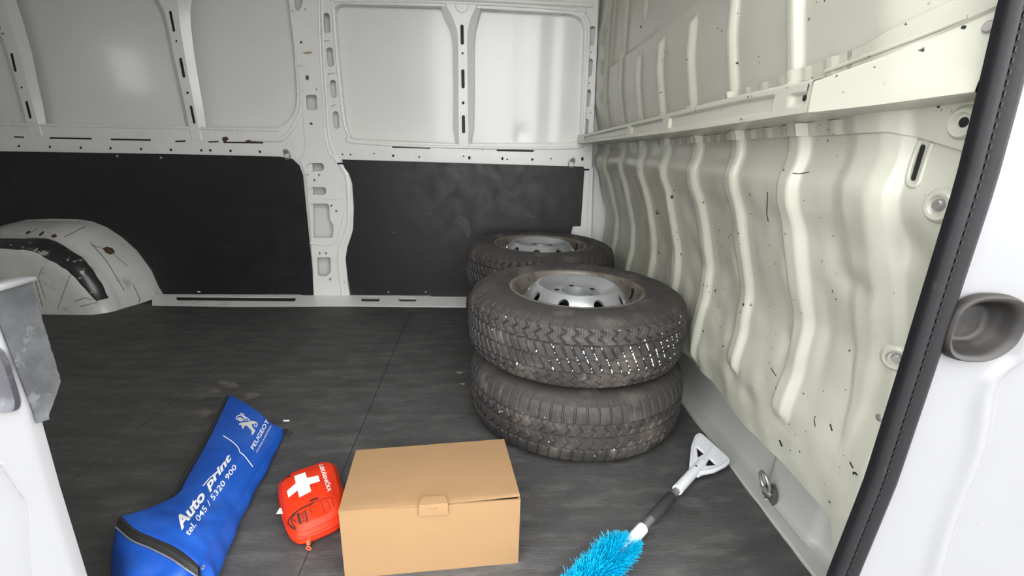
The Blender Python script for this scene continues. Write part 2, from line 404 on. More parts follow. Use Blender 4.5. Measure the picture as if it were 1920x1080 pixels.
pillar_out = [(563, 298), (628, 298), (640, 305), (654, 322), (660, 345), (663, 395), (662, 430), (652, 462), (648, 485), (652, 530), (657, 572), (588, 573), (586, 500), (580, 420), (575, 340)]
sheet('pillar', pillar_out, pl_lo, PLPL, .010, M_WHITE, wall_back, .002)
# backing and flanges behind the lining panels
sheet('lower_frame', [(-440, 277), (586, 296), (590, 573), (-440, 573)], [rpoly([(300, 340), (540, 345), (550, 520), (310, 515)], 10)], PLL.off(-.004), .002, M_WHITE, wall_back, .0006)
sheet('lower_frame', [(628, 300), (1112, 314), (1104, 590), (640, 576)], [rpoly([(690, 340), (1030, 350), (1020, 520), (690, 515)], 10)], PLL.off(-.004), .002, M_WHITE, wall_back, .0006)
sheet('end_flange', [(1091, 316), (1107, 317), (1098, 470), (1074, 470), (1075, 426), (1089, 425)], [hole(1100, 397, 1)], PLL.off(.004), .006, M_WHITE, wall_back, .0015)
# pressed beads
def bead(pts, pl, wd, hgt, mt=M_WHITE, parent=wall_back, n=5, sink=0):
    P = catmull([pl.hit(*p)+pl.n*(-sink) for p in pts], n)
    prof = [(wd*math.cos(a), hgt*math.sin(a)) for a in [math.pi*k/8 for k in range(9)]]+[(-wd, -.002), (wd, -.002)]
    V, F = sweep(P, prof, pl.n); return link('pressed_bead', mesh(V, F), mt, parent, 50)
bead([(602, -60), (607, 100), (613, 200), (618, 262), (636, 305)], PLU, .006, .005)
bead([(596, -60), (600, 90), (606, 190), (611, 262), (622, 300)], PLP, .005, .003)
bead([(622, 290), (640, 312), (651, 335), (654, 385), (653, 425), (640, 460), (636, 490), (641, 535), (645, 570)], PLPL, .012, .006)
bead([(572, 455), (620, 460), (636, 440), (646, 400)], PLPL, .005, .004)
bead([(606, 372), (640, 374)], PLPL, .004, .003)
bead([(566, 190), (560, 217), (541, 250), (523, 262), (470, 261)], PLU, .010, .007)
bead([(-430, 226), (0, 234), (300, 240), (522, 245)], PLU, .005, .004)
bead([(624, 14), (633, 120), (644, 222), (654, 254), (668, 267), (860, 276), (1070, 277), (1092, 262), (1097, 200), (1104, 60), (1094, 28), (1075, 18), (840, 4), (640, 1), (626, 8)], PLU, .008, .006)
bead([(600, -6), (850, -2), (1112, 10)], PLU, .012, .012)
# vertical hat ribs
def hat_rib(rows, slots, depth=.05):
    outer = [(r[1], r[0]) for r in rows]+[(r[3-1], r[0]) for r in rows[::-1]]
    fl = PLU.off(.004)
    me1 = sheet_mesh([[(r[2], r[0]) for r in rows]+[(r[3], r[0]) for r in rows[::-1]]]+slots, fl, .002, .0007)
    V, F = [], []
    for sgn, (i, o) in ((0, (2, 1)), (1, (3, 4))):
        b = len(V)
        for r in rows:
            V.append(fl.hit(r[i], r[0])); V.append(fl.off(-.020).hit(r[o], r[0]))
        for k in range(len(rows)-1): F.append((b+2*k, b+2*k+1, b+2*k+3, b+2*k+2))
    r_ = link('rib', merge_meshes([me1, mesh(V, F)]), M_WHITE, wall_back, 30)
    sheet('rib_inner', [(r[2]+1, r[0]+2) for r in rows]+[(r[3]-1, r[0]+2) for r in rows[::-1]], [], fl.off(-.010), .001, M_BACKSHADE, r_, 0)  # dark sheet added so the rib slots read as shaded
    return r_
hat_rib([(-70, -52, -48, -24, 2), (0, -21, -17, 8, 30), (50, -6, -2, 22, 46), (100, 11, 15, 37, 60), (150, 26, 30, 50, 70), (200, 39, 43, 63, 81), (254, 52, 56, 78, 91)],
        [slot(-4, 40, 35, 5, 13), slot(25, 117, 36, 5, 13), slot(53, 206, 34, 5, 14), hole(5, 63, 2), hole(40, 164, 2.2)])
hat_rib([(-70, 262, 268, 345, 380), (-20, 280, 286, 336, 366), (0, 292, 297, 333, 360), (20, 303, 308, 335, 357), (50, 312, 316, 338, 358), (100, 321, 325, 346, 364), (150, 332, 336, 355, 372), (200, 343, 347, 365, 381), (262, 355, 359, 377, 390)],
        [slot(322.5, 40, 40, 5, 11), slot(341.5, 127, 38, 5.5, 11), slot(361, 215, 35, 5, 12), hole(330.5, 77, 2), hole(351.5, 174, 2.3)])
hat_rib([(6, 824, 835, 896, 905), (20, 829, 842, 889, 901), (33, 833, 849, 883, 897), (57, 845, 857, 877, 891), (83, 849, 859, 876, 889), (170, 850, 859.5, 877, 889), (247, 850, 860, 878, 888), (257, 854, 860, 878, 884), (274, 854, 861, 879, 884)],
        [slot(866.5, 65, 38, 6, 1), slot(868, 148, 36, 6, 1), slot(869, 233, 34, 6, 1), hole(867.3, 100, 2.1), hole(868.5, 193, 2.3, 3)])
bead([(854, 8), (857, 18), (867, 24), (876, 18), (878, 8)], PLU.off(.004), .003, .002)
# sill strip at the floor edge
PSL = Plane((0, FE, .002), (1, 0, 0), (0, D-FE, .016))
sheet('sill', [(285, 571), (434, 574), (657, 572), (1080, 576), (1080, 558), (657, 553.5), (285, 551.5)],
      [rpoly([(676, 556), (713, 556), (711, 565), (678, 565)], 2.5), rpoly([(746, 556), (782, 556), (780, 565), (749, 565)], 2.5), rpoly([(330, 556), (555, 558), (553, 565), (332, 563)], 2)], PSL, .004, M_WHITE, wall_back, .001)
sheet('sill_lip', [(285, 572.5), (434, 575.5), (657, 573.5), (1080, 577.5), (1080, 573), (657, 569.5), (434, 571), (285, 568.5)], [], PSL.off(.004), .005, M_WHITE, wall_back, .0015)
# wheel arch housing
arch_back = [on(*p, 1, D) for p in ((303, 562), (296, 540), (282, 508), (255, 472), (228, 447), (200, 429), (172, 418), (145, 414), (95, 413), (50, 415), (10, 424))]
bx = [(p.x, p.z) for p in arch_back]
ext = [(-2.56, .315), (-2.66, .23), (-2.72, .10), (-2.74, 0)]
bx = [(bx[0][0], 0)]+bx[1:]+ext
cx_, cz_ = -2.24, 0.0
def arch_fn(u, v):
    t = u*(len(bx)-1); i = min(len(bx)-2, int(t)); q = t-i
    p0, p1, p2, p3 = [Vector(bx[max(0, min(len(bx)-1, i+k))]) for k in (-1, 0, 1, 2)]
    p = .5*((2*p1)+(p2-p0)*q+(2*p0-5*p1+4*p2-p3)*q*q+(3*p1-p0-3*p2+p3)*q**3)
    # v: 0 wall edge, .5 fillet, 1 centre of the front face
    if v < .5:
        s = v/.5; y = D-.01-(.20*s+.0*s); k = 1-.10*s*s
    elif v < .8:
        s = (v-.5)/.3; a = s*math.pi/2; y = D-.21-.095*math.sin(a); k = .90-.20*(1-math.cos(a))
    else:
        s = (v-.8)/.2; y = D-.305; k = .70*(1-s)
    x = cx_+(p.x-cx_)*k; z = cz_+(p.y-cz_)*k
    y += .006*math.sin(u*22)*max(0, 1-abs(v-.62)/.18) - .004*noise.noise(Vector((x*9, v*5, z*9)))
    return (x, y, max(.001, z))
V, F = grid(80, 46, arch_fn); arch = link('wheel_arch', mesh(V, F), M_ARCH, wall_back, 60)
arch['label'] = 'white wheel arch housing with dark rubbed corner'
def scuff_fn(u, v):
    u2 = lerp(.10, .62, u); vv = .64+.20*(v-.5)*(1-.5*abs(2*u-1)**2)+.008*math.sin(u*17)+.010*noise.noise(Vector((u*14, v*3, 0)))
    a = Vector(arch_fn(u2, vv)); b = Vector(arch_fn(u2+.003, vv)); c = Vector(arch_fn(u2, vv+.004))
    n = (b-a).cross(c-a).normalized()
    if n.y > 0: n = -n
    return a+n*(.0012 if 0 < v < 1 else -.001)
M_SCUFF = mat('black_rub_mark', (.025, .025, .026), .28, var=.4, vscale=12, dirt=[((.42, .42, .41), 22, .60, .05, .8)])
V, F = grid(70, 14, scuff_fn); link('rub_mark', mesh(V, F), M_SCUFF, arch, 60)

for pts, wd in (([(170, 455), (200, 490), (233, 545)], 1.2), ([(120, 445), (160, 425)], 1.2), ([(65, 520), (80, 575)], 1.3), ([(108, 580), (130, 520), (150, 490)], 1.0), ([(85, 560), (72, 520), (80, 500)], 1.0), ([(250, 535), (262, 560), (258, 580)], 1.2), ([(140, 565), (160, 558), (185, 566), (150, 575)], 1.3), ([(172, 460), (205, 470), (240, 500)], .9), ([(60, 470), (50, 440), (70, 430)], 1.0)):
    bva = bvh_of([arch]); decal_px('scratch', [stroke(pts, wd)], bva, mat('dark_scratch', (.05, .048, .045), .6) if 'dark_scratch' not in D2.materials else D2.materials['dark_scratch'], arch, .001)
M_RUST = mat('rust_mark', (.10, .048, .024), .8, var=.4, vscale=80)
for pts in ([(192, 466), (200, 462), (212, 466), (216, 474), (206, 478), (198, 474)], [(48, 436), (56, 432), (58, 436), (50, 441)], [(72, 440), (82, 433), (84, 436), (75, 444)], [(95, 442), (104, 438), (108, 444), (98, 447)]):
    decal_px('rust_patch', [rpoly(pts, 3)], bva, M_RUST, arch, .001)
bvw = bvh_of([o for o in wall_back.children if o.name.startswith(('window_frame', 'pillar'))])
for pts in ([(416, 258), (425, 256), (430, 261), (424, 265), (428, 268), (418, 266)], [(459, 264), (468, 262), (482, 264), (480, 268), (466, 269)]):
    decal_px('rust_patch', [rpoly(pts, 2)], bvw, M_RUST, wall_back, .0008)

decal_px('smear', [rpoly([(567, 99), (574, 97), (580, 96), (587, 98), (582, 101), (574, 102)], 2)], bvw, mat('tan_smear', (.42, .34, .24), .7, var=.3, vscale=90), wall_back, .0008)

# ---- bulkhead (right)
XT = [(0, .600), (.2, .592), (.32, .592), (.41, .603), (.506, .597), (.593, .572), (.684, .545), (.732, .522), (.769, .515), (.805, .527), (.835, .525), (.93, .496), (1.04, .473), (1.2, .466), (1.9, .46)]
RIBS = [.746, .94, 1.153, 1.357, 1.57, 1.81, 2.06]
def ribh(y, z):
    h = 0
    for i, c in enumerate(RIBS):
        a = abs(y-c)
        if a > .05: continue
        lower = sstep(.285, .315, z)*(1-sstep(.86, .875, z)) if i < 2 else sstep(.2, .24, z)*(1-sstep(.86, .875, z))
        top = 1.13 if i in (2, 3, 4) else 3
        upper = sstep(.86, .875, z)*(1-sstep(top-.015, top+.005, z))
        if i in (2, 3, 4): upper = max(upper, sstep(1.22, 1.24, z)*.7)
        wl, wu = .025, .018
        pr = (1-sstep(wl-.013, wl, a))*lower*.016+(1-sstep(wu-.012, wu, a))*upper*.014
        h = max(h, pr)
    return h
def bulk_x(y, z):
    x = sinterp(XT, z)+.016+.018*sstep(.85, 1.1, y)+.026*sstep(1.2, 2.25, y)*sstep(.78, .9, z)
    x -= ribh(y, z)
    # broad corner ridge beside the door pillar
    wd = .050*sstep(.22, .75, z)+.004
    x -= .011*(1-sstep(wd*.3, wd, abs(y-.600)))*(1-sstep(.86, .9, z))*sstep(.3, .5, z)
    x += .010*(1-sstep(.545, .560, y))*(1-sstep(.8, .9, z))+.05*sstep(.60, .465, y)*sstep(.82, .95, z)
    # window blank pressing in the upper half
    if z > 1.13:
        d = min(z-1.165, y-1.10, 2.0-y); x += .010*sstep(-.006, .006, d)
    k = (1-sstep(.70, .80, z))
    x += k*.006*noise.noise(Vector((y*7, z*7, 1.3)))+k*.0035*noise.noise(Vector((y*19, z*15, 4.1)))
    for (cy, cz, ry, rz, am) in ((.66, .66, .018, .05, .006), (.69, .50, .015, .08, .006), (.79, .44, .012, .03, .008), (.99, .36, .02, .03, .010), (.78, .60, .012, .03, .008), (.985, .55, .012, .03, .009), (.62, .62, .03, .02, .010), (.95, .30, .03, .03, .008), (1.12, .25, .03, .04, -.012), (.86, .27, .05, .02, .006), (.54, .70, .02, .03, .012)):
        q = ((y-cy)/ry)**2+((z-cz)/rz)**2
        if q < 9: x += am*math.exp(-q)
    z2 = max(0, .27-z)
    x += z2*.10*(1+.6*noise.noise(Vector((y*11, 0, 0))))*sstep(.5, .64, y)
    return x
def zbot(y): return .197*sstep(.545, .60, y)+.010*noise.noise(Vector((y*6, 3, 0)))*sstep(.6, .7, y)
NY, NZ = 400, 190
def bulk_fn(u, v):
    y = lerp(.462, (D-.002)/YS, u**1.25); zb = zbot(y); z = zb+(ZC-zb)*v**1.15
    return (bulk_x(y, z), y*YS, z)
V, F = grid(NY, NZ, bulk_fn)
# rolled lower edge and kick plate behind it
def edge_fn(u, v):
    y = lerp(.462, (D-.002)/YS, u**1.25); zb = zbot(y); x = bulk_x(y, zb); a = v*math.pi*.6
    return (x+.012*math.sin(a)+.03*v, y*YS, zb-.012*(1-math.cos(a))*min(1, zb/.02))
V, F = joinm([(V, F), grid(NY, 6, edge_fn)])
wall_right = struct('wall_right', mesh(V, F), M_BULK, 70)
bv_bulk = bvh_of([wall_right])
def kick_fn(u, v):
    y = lerp(.462, (D-.01)/YS, u)
    tab = [(0, .662, -.004), (.12, .664, .006), (.3, .700, .007), (.42, .716, .014), (.75, .722, .09), (1, .726, .21)]
    x = interp([(a, b) for a, b, c in tab], v); z = interp([(a, c) for a, b, c in tab], v)
    if .3 < v: x += -.012*sstep(.70, .72, y)*(1-sstep(.86, .88, y))
    return (x, y*YS, z)
M_KICK = mat('kick_plate_paint', (.40, .40, .375), .42, var=.08, vscale=8, dirt=[((.25, .2, .14), 20, .66, .06, .6)])
V, F = grid(260, 26, kick_fn); link('kick_plate', mesh(V, F), M_KICK, wall_right, 50)
# crossmember
PAN = [(1.46, 2.12), (1.165, 1.425), (.712, 1.125)]
def cm_lines(y):
    g = sstep(.63, .43, y)
    return (interp([(.46, .812), (.50, .824), (.54, .836), (.57, .844), (1, .840), (1.8, .824), (2.3, .818)], y),
            interp([(.46, .876), (.55, .870), (.62, .867), (.8, .862), (1.05, .856), (2.1, .842)], y),
            interp([(.46, .966), (.55, .934), (.63, .916), (.8, .917), (1.16, .909), (2.1, .888)], y),
            interp([(.46, 1.01), (.55, .975), (.61, .955), (.81, .940), (1.17, .926), (2.1, .908)], y))
def cm_fn(y0, y1, gus):
    def fn(u, v):
        y = lerp(y0, y1, u); z0, z1, z2, z3 = cm_lines(y)
        face = lerp(.451, .512, max(0, min(1, (.66-y)/.197))) if gus else .455
        if v < .22: z = lerp(z0, z1, v/.22); k = 0
        elif v < .30: z = z1+.004*(v-.22)/.08; k = sstep(.22, .30, v)
        elif v < .72: z = lerp(z1+.004, z2-.004, (v-.30)/.42); k = 1
        elif v < .82: z = lerp(z2-.004, z2+.010, (v-.72)/.10); k = 1-sstep(.72, .82, v)
        else: z = lerp(z2+.010, z3, (v-.82)/.18); k = 0
        fl = min(bulk_x(y, z), bulk_x(y, min(z, .84)))-.004
        if k == 0 and not gus: fl -= .0035*(1 if math.sin(y*115) > .55 else 0)
        x = lerp(fl, face, k)
        if k == 1:
            if not gus:
                for a, b in PAN:
                    d = min(y-a, b-y, (z-z1-.012), (z2-.012-z)); x += .007*sstep(0, .006, d)
                d = min(y-.638, .674-y, z-z1-.014, z2-.016-z); x += .006*sstep(0, .005, d)
            else:
                x += .006*sstep(.30, .5, v)*sstep(.55, .48, y)
        return (x, y*YS, z)
    return fn
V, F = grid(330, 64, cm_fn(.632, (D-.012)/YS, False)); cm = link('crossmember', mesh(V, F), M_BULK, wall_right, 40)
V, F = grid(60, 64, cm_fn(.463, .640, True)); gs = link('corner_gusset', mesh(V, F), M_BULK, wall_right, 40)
bv_r = bvh_of([wall_right, cm, gs])
def disc_on(name, px, py, r, h, mt, parent, bv=None, n=14, prof=None):
    hit, nn = cast(bv or bv_r, px, py)
    if nn.dot(ray(px, py)) > 0: nn = -nn
    pr = prof or [(0, h), (r*.75, h), (r, h*.6), (r, -.003)]
    V, F = lathe(pr[::-1], n)
    q = Vector((0, 0, 1)).rotation_difference(nn)
    return link(name, mesh([hit+q @ Vector(v) for v in V], F), mt, parent, 40)
RING = [(.55, .001), (.62, .0035), (.8, .004), (1, .0015), (1.05, -.002)]
def boss(px, py, r):
    disc_on('pressed_boss', px, py, r, 0, M_BULK, wall_right, prof=[(0, .0012), (r*.5, .0012), (r*.62, .0045), (r*.8, .005), (r, .001), (r*1.05, -.004)], n=24)
for px, py in ((1763, 386), (1681, 672)):
    boss(px, py, .021)
    b = disc_on('bolt', px+2, py-2, .0075, .007, M_DULL, wall_right)
disc_on('bolt', 1856, 50, .006, .004, M_DULL, wall_right)
disc_on('rubber_plug', 1649, 783, .006, .002, M_DULL, wall_right)
disc_on('bolt_hole_shade', 1509, 184, .0045, .0012, M_SHADE_CHIP, wall_right)  # black disc painted as the shade of a hole
boss(1808, 230, .019); disc_on('bolt_hole_shade', 1809, 229, .006, .0022, M_SHADE_CHIP, wall_right)  # black disc stands for the shaded hole in the boss
def strip_on(name, pts, wd, off, mt, parent, bv=None):
    me = subdiv2d(curve_mesh([pts], 0), 6)
    return link(name, decal_from(me, lambda x, y: (x, y), bv or bv_r, off), mt, parent)
strip_on('slot_shade', slot(1723, 305, 72, 9, -17), 1, .0012, M_SHADE_CHIP, wall_right)  # flat black patch painted as a shaded slot
def bead_on(pts, r, mt=M_BULK):
    P = []
    for p in catmull([(a, b, 0) for a, b in pts], 5):
        h, n = cast(bv_r, p.x, p.y)
        if h is not None: P.append(h)
    V, F = tube(P, r, 8, Vector((1, 0, 0))); return link('pressed_bead', mesh(V, F), mt, wall_right, 60)
bead_on([(1548, 134), (1650, 96), (1740, 62), (1815, 32)], .003)
bead_on([(1728, 262), (1712, 300), (1703, 338), (1714, 349), (1725, 340), (1738, 300), (1750, 268)], .0035)
def chip(pts, col=M_SHADE_CHIP): strip_on('paint_chip', pts, 1, .0008, col, wall_right)
chip(stroke([(1486, 325), (1500, 326), (1518, 323)], 1.6))
chip(stroke([(1440, 360), (1438, 400), (1441, 415)], 1.4))
chip(stroke([(1462, 825), (1467, 837)], 3)); chip(stroke([(1557, 795), (1561, 808)], 2.6))
chip(stroke([(1527, 785), (1529, 800)], 1.6)); chip(stroke([(1594, 866), (1600, 878)], 2.4)); chip(stroke([(1446, 690), (1456, 706)], 1.5))

rc = random.Random(21)
r5 = [(1080+x/3, 260+y/3) for x, y in ((980, 316), (1075, 410), (915, 533), (568, 525), (468, 643), (720, 820), (738, 830), (750, 865), (785, 855), (1375, 443), (1445, 857), (1465, 902), (1385, 690), (1400, 720), (1465, 760), (600, 335), (555, 290), (1285, 348), (845, 690), (830, 600), (1450, 545), (1170, 178), (1130, 305), (985, 422), (1090, 600), (800, 940), (845, 850), (1090, 945))]
r6 = [(1240+x/2.25, 600+y/2.25) for x, y in ((178, 48), (160, 200), (430, 215), (445, 240), (425, 275), (485, 285), (720, 425), (650, 410), (565, 485), (600, 310), (685, 300), (455, 630), (485, 660), (515, 712), (570, 720), (770, 573), (800, 605), (755, 620), (820, 655), (690, 690), (700, 855), (592, 840), (508, 745), (715, 770), (540, 440), (610, 470), (545, 550), (585, 555), (250, 30), (262, 110), (455, 180), (470, 120))]
r3 = [(1080+x/3, y/3) for x, y in ((800, 160), (820, 175), (630, 225), (625, 335), (910, 75), (970, 545), (930, 670), (1190, 495), (675, 620), (820, 618), (1400, 5), (1355, 12), (1330, 437), (1505, 520), (365, 150))]
for px, py in r5+r6+r3:
    a0 = rc.uniform(0, 6.3); ln = rc.uniform(.7, 2.6); wd = rc.uniform(.6, 1.3); tl = math.radians(rc.uniform(50, 120))
    pts = []
    for k in range(7):
        a = a0+2*math.pi*k/7; q = rc.uniform(.7, 1.2); x, y = ln*q*math.cos(a), wd*q*math.sin(a)
        pts.append((px+x*math.cos(tl)-y*math.sin(tl), py+x*math.sin(tl)+y*math.cos(tl)))
    chip(pts)
for px, py in ((1233, 398), (1260, 369)): chip([(px+3.2*math.cos(a)*(1+.2*math.sin(3*a)), py+4*math.sin(a)) for a in [2*math.pi*k/9 for k in range(9)]], M_RUST)

# ---- door frame (near side)
door = thing('door_1', '', ''); del door['label']; del door['category']; door['kind'] = 'structure'; door.location = (0, 0, 0)
step_px = [(1935, 672), (1905, 690), (1880, 712), (1866, 750), (1860, 800), (1852, 840), (1838, 880), (1815, 935), (1790, 1000), (1768, 1080)]
SPX = sorted([(on(px, py, 1, .497).z, on(px, py, 1, .497).x) for px, py in ((1882, 0), (1840, 180), (1800, 340), (1737, 545), (1690, 700), (1627, 900), (1572, 1040), (1556, 1080))])
def jy(x): return .497-.11*(x-.545)
PJ = Plane((.545, .497, 0), (1, -.11, 0), (0, 0, 1))
steps = sorted([(PJ.hit(*p).z, PJ.hit(*p).x) for p in step_px])
cupc = PJ.hit(1829, 611)
def jamb_fn(u, v):
    z = lerp(-.12, 1.78, v); x = lerp(sinterp(SPX, z)+.036, 1.15, u)
    y = jy(x)
    d = x-interp(steps, z)
    if z > .68: d = -1
    y += .010*sstep(-.004, .010, d)-.006*math.exp(-((d+.016)/.009)**2)
    y += .03*sstep(.62, .545, x)*0
    y -= .012*sstep(.66, .80, x)*(1-sstep(.0, 1.4, abs(z-.6)))
    return Vector((x, y, z))
V, F = grid(150, 260, jamb_fn)
def incup(p, k=1.0): return abs((p.x-cupc.x)/(.036*k))**3+abs((p.z-cupc.z)/(.037*k))**3 < 1
F = [f for f in F if not all(incup(V[i]) for i in f)]
jamb = link('jamb_panel', mesh(V, F), M_JAMB, door, 60)
# striker cup set into the frame
def cup_fn(u, v):
    a = 2*math.pi*u; k = interp([(0, .05), (.3, .62), (.55, .80), (.72, .92), (.84, 1.05), (.93, 1.12), (1, 1.14)], v)
    dz = interp([(0, .022), (.3, .022), (.55, .010), (.72, -.004), (.84, -.008), (.93, -.005), (1, .004)], v)
    c, s = math.cos(a), math.sin(a); r = (abs(c)**3.2+abs(s)**3.2)**(-1/3.2)
    cut = 1-.13*max(0, math.cos(a+math.pi/4))**10-.06*max(0, math.cos(a-3*math.pi/4))**10
    x = cupc.x+.036*r*c*k*cut; z = cupc.z+.037*r*s*k*cut
    return Vector((x, jy(x)+dz-.008, z))
V, F = grid(48, 22, cup_fn, True); cup = link('striker_cup', mesh(V, F), M_CUP, door, 50)
cup['label'] = 'dirty black plastic striker cup'
# left jamb
PJL = Plane((-.525, .495, 0), (1, .066, 0), (0, 0, 1))
edge_l = sorted([(PJL.hit(*p).z, PJL.hit(*p).x) for p in ((-45, 480), (-12, 598), (28, 700), (56, 772), (98, 920), (148, 1080))])
stl = sorted([(PJL.hit(*p).z, PJL.hit(*p).x) for p in ((-60, 820), (0, 880), (30, 925), (46, 945), (50, 1000), (54, 1080))])
pocket = PJL.hit(-9, 712)
def jl_fn(u, v):
    z = lerp(-.12, 1.78, v); xe = interp(edge_l, z); x = lerp(-1.10, xe, u**.6)
    y = .495+.066*(x+.525)
    d = interp(stl, z)-x
    if z < .56: y += .012*sstep(-.003, .008, d)
    y += .010*sstep(xe-.008, xe, x)**2
    return Vector((x, y, z))
V, F = grid(90, 260, jl_fn)
def inpk(p): return abs((p.x-pocket.x)/.0175)**4+abs((p.z-pocket.z)/.036)**4 < 1
F = [f for f in F if not all(inpk(V[i]) for i in f)]
link('jamb_panel', mesh(V, F), M_JAMB, door, 60)
def pk_fn(u, v):
    a = 2*math.pi*u; k = interp([(0, .05), (.5, .75), (.8, .98), (.92, 1.06), (1, 1.1)], v); dz = interp([(0, .006), (.5, .006), (.8, .001), (.92, -.003), (1, .003)], v)
    c, s = math.cos(a), math.sin(a); r = (abs(c)**4.5+abs(s)**4.5)**(-1/4.5)
    x = pocket.x+.0175*r*c*k; z = pocket.z+.036*r*s*k
    return Vector((x, .495+.066*(x+.525)+dz-.003, z))
V, F = grid(48, 12, pk_fn, True); pk = link('pocket_plug', mesh(V, F), mat('dark_grey_plug', (.05, .05, .058), .45, var=.3, vscale=30, dirt=[((.12, .12, .13), 25, .55, .1, .5)]), door, 50)
# grey return plate and its white lip
xr = -.523
def plate_fn(u, v):
    z = lerp(.495, .655, v); y0 = .4965; y1 = interp([(.495, .506), (.50, .506), (.53, .532), (.56, .534), (.66, .538)], z)+.0015*noise.noise(Vector((z*120, 0, 0)))
    return Vector((interp(edge_l, z)+.003+.006*u, lerp(y0, y1, u), z))
V, F = grid(14, 60, plate_fn); V2 = [Vector(p)+Vector((-.002, 0, 0)) for p in V]
V, F = joinm([(V, F), (V2, F)]); link('return_plate', mesh(V, F), M_GREY, door, 40)
V, F = boxab((-.545, .4965, .653), (-.510, .540, .658)); link('return_lip', bevel(mesh(V, F), .0015), M_JAMB, door)
# rest of the near side wall and van shell
def shell(name, a, b, mt=M_WHITE): V, F = boxab(a, b); return struct(name, mesh(V, F), mt)
wf = shell('wall_front', (XL, .41, -.12), (-1.06, .44, ZC+.03), M_WHITE)
V, F = boxab((-1.08, .41, 1.74), (1.15, .485, ZC+.03)); link('door_header', mesh(V, F), M_WHITE, wf)
V, F = boxab((-1.07, .33, -.16), (1.15, .44, -.06)); link('door_sill', mesh(V, F), M_JAMB, wf)
wl_ = shell('wall_left', (XL-.03, .41, -.05), (XL, 2.60, 1.0))
for a, b in (((XL-.03, .41, 1.32), (XL, 2.60, ZC+.03)), ((XL-.03, .41, 1.0), (XL, .75, 1.32)), ((XL-.03, 1.15, 1.0), (XL, 2.60, 1.32))):  # unseen rear wall round an opening added to lift light far left
    V, F = boxab(a, b); link('added_window_surround', mesh(V, F), M_WHITE, wl_)
shell('ceiling', (XL, .41, ZC), (1.15, 2.60, ZC+.03))
V, F = boxab((.95, .47, -.05), (.97, 2.60, ZC)); link('leak_blocker', mesh(V, F), M_KICK, wall_right)  # unseen panel added behind the bulkhead to stop light leaking in
V, F = boxab((-14, -14, -.60), (14, .32, -.55)); g = struct('ground', mesh(V, F), M_ASPH)

# ---- rubber door seal
seal = thing('door_seal', 'black rubber door seal running up the edge of the white door pillar', 'seal', (.53, .497, -.1))
path = [Vector((sinterp(SPX, z), .497, z)) for z in [-.1+1.85*k/70 for k in range(71)]]
base = [(.0, .0), (.0, .006), (.003, .010), (.009, .0115), (.0135, .008), (.0165, .005), (.020, .008), (.027, .0115), (.033, .009), (.037, .003), (.037, -.004), (0, -.006)]
def sealmesh(prof):
    V, F = [], []; k = len(prof)
    for p in path:
        for a, b in prof: V.append(Vector((p.x+a, p.y-b, p.z)))
    for i in range(len(path)-1):
        for j in range(k): F.append((i*k+j, i*k+(j+1) % k, (i+1)*k+(j+1) % k, (i+1)*k+j))
    F += [tuple(range(k)), tuple(range((len(path)-1)*k, len(path)*k))]
    return mesh(V, F)
link('seal_bulb', sealmesh(base), M_RUBBER, seal, 60)
V, F = joinm([box((p.x+.0165, p.y-.0065, p.z), (.0022, .003, .005)) for p in [Vector((sinterp(SPX, -.1+1.85*k/180), .497, -.1+1.85*k/180)) for k in range(181)]])
link('grip_teeth', mesh(V, F), M_RUBBER, seal, 0)['kind'] = 'stuff'

# ================================================================== LINING PANELS
PB = PLL.off(.0145)
def lining(label, outer, holes):
    me = sheet_mesh([outer]+holes, PB, .004, .0008); o = link('lining_panel', me, M_PANEL, None, 40)
    return tag(o, label, 'panel')
lp1 = lining('black hardboard lining panel cut around the wheel arch', [(-430, 277), (0, 283.5), (333, 289), (525, 293.5), (548, 298), (561, 310), (568, 328), (574, 390), (580, 450), (585, 500), (588, 553), (580, 556), (560, 552), (306, 551), (298, 538), (284, 506), (257, 470), (229, 445), (200, 426), (172, 415), (145, 411), (95, 410), (50, 412), (8, 421), (-30, 436), (-100, 480), (-135, 552), (-430, 552)], [])
lp2 = lining('black hardboard lining panel with a torn scuff, behind the wheels', [(641, 299), (1094, 312.5), (1096, 316), (1089, 424), (1074, 424), (1070, 440), (1066, 566), (1000, 569), (872, 567), (818, 561), (806, 554), (657, 553), (652, 520), (648, 485), (651, 464), (662, 432), (664, 390), (661, 345), (654, 325), (646, 315)], [hole(728, 548, 1.6), hole(798, 548, 1.6)])
bv_p = bvh_of([lp1, lp2])
M_TORN = mat('torn_hardboard_fibre', (.075, .075, .08), .8, var=.4, vscale=60)
def pdecal(pts, mt, parent, off=.0008): 
    me = subdiv2d(curve_mesh([pts], 0), 8); return link('scuff', decal_from(me, lambda x, y: (x, y), bv_p, off), mt, parent)
pdecal([(862, 404), (872, 406), (881, 418), (884, 440), (876, 446), (868, 425), (850, 416)], M_TORN, lp2)
for x, y, wd in ((988, 396, 10), (993, 407, 20), (806, 401, 7), (740, 436, 8)): pdecal(slot(x, y, wd, 2.4, 90), M_TORN, lp2)
pdecal(slot(373, 547, 6, 2, 90), M_PRINT, lp1)
for i, (x, y) in enumerate(((220, 292.5), (302, 295.5))): disc_on('screw', x, y, .006, .0025, M_DULL, lp1, bv=bv_p)
for x, y in ((713, 305), (777, 307), (834, 309), (906, 311), (985, 313)): disc_on('screw', x, y, .004, .002, M_PANEL, lp2, bv=bv_p)
for x0, x1, y in ((633, 645, 306.5), (1094, 1104, 318)):
    V, F = tube([PB.hit(x0, y)+Vector((0, -.003, 0)), PB.hit(x1, y)+Vector((0, -.003, 0))], .004, 8, Vector((0, 1, 0))); link('edge_clip', mesh(V, F), M_PANEL, lp2)

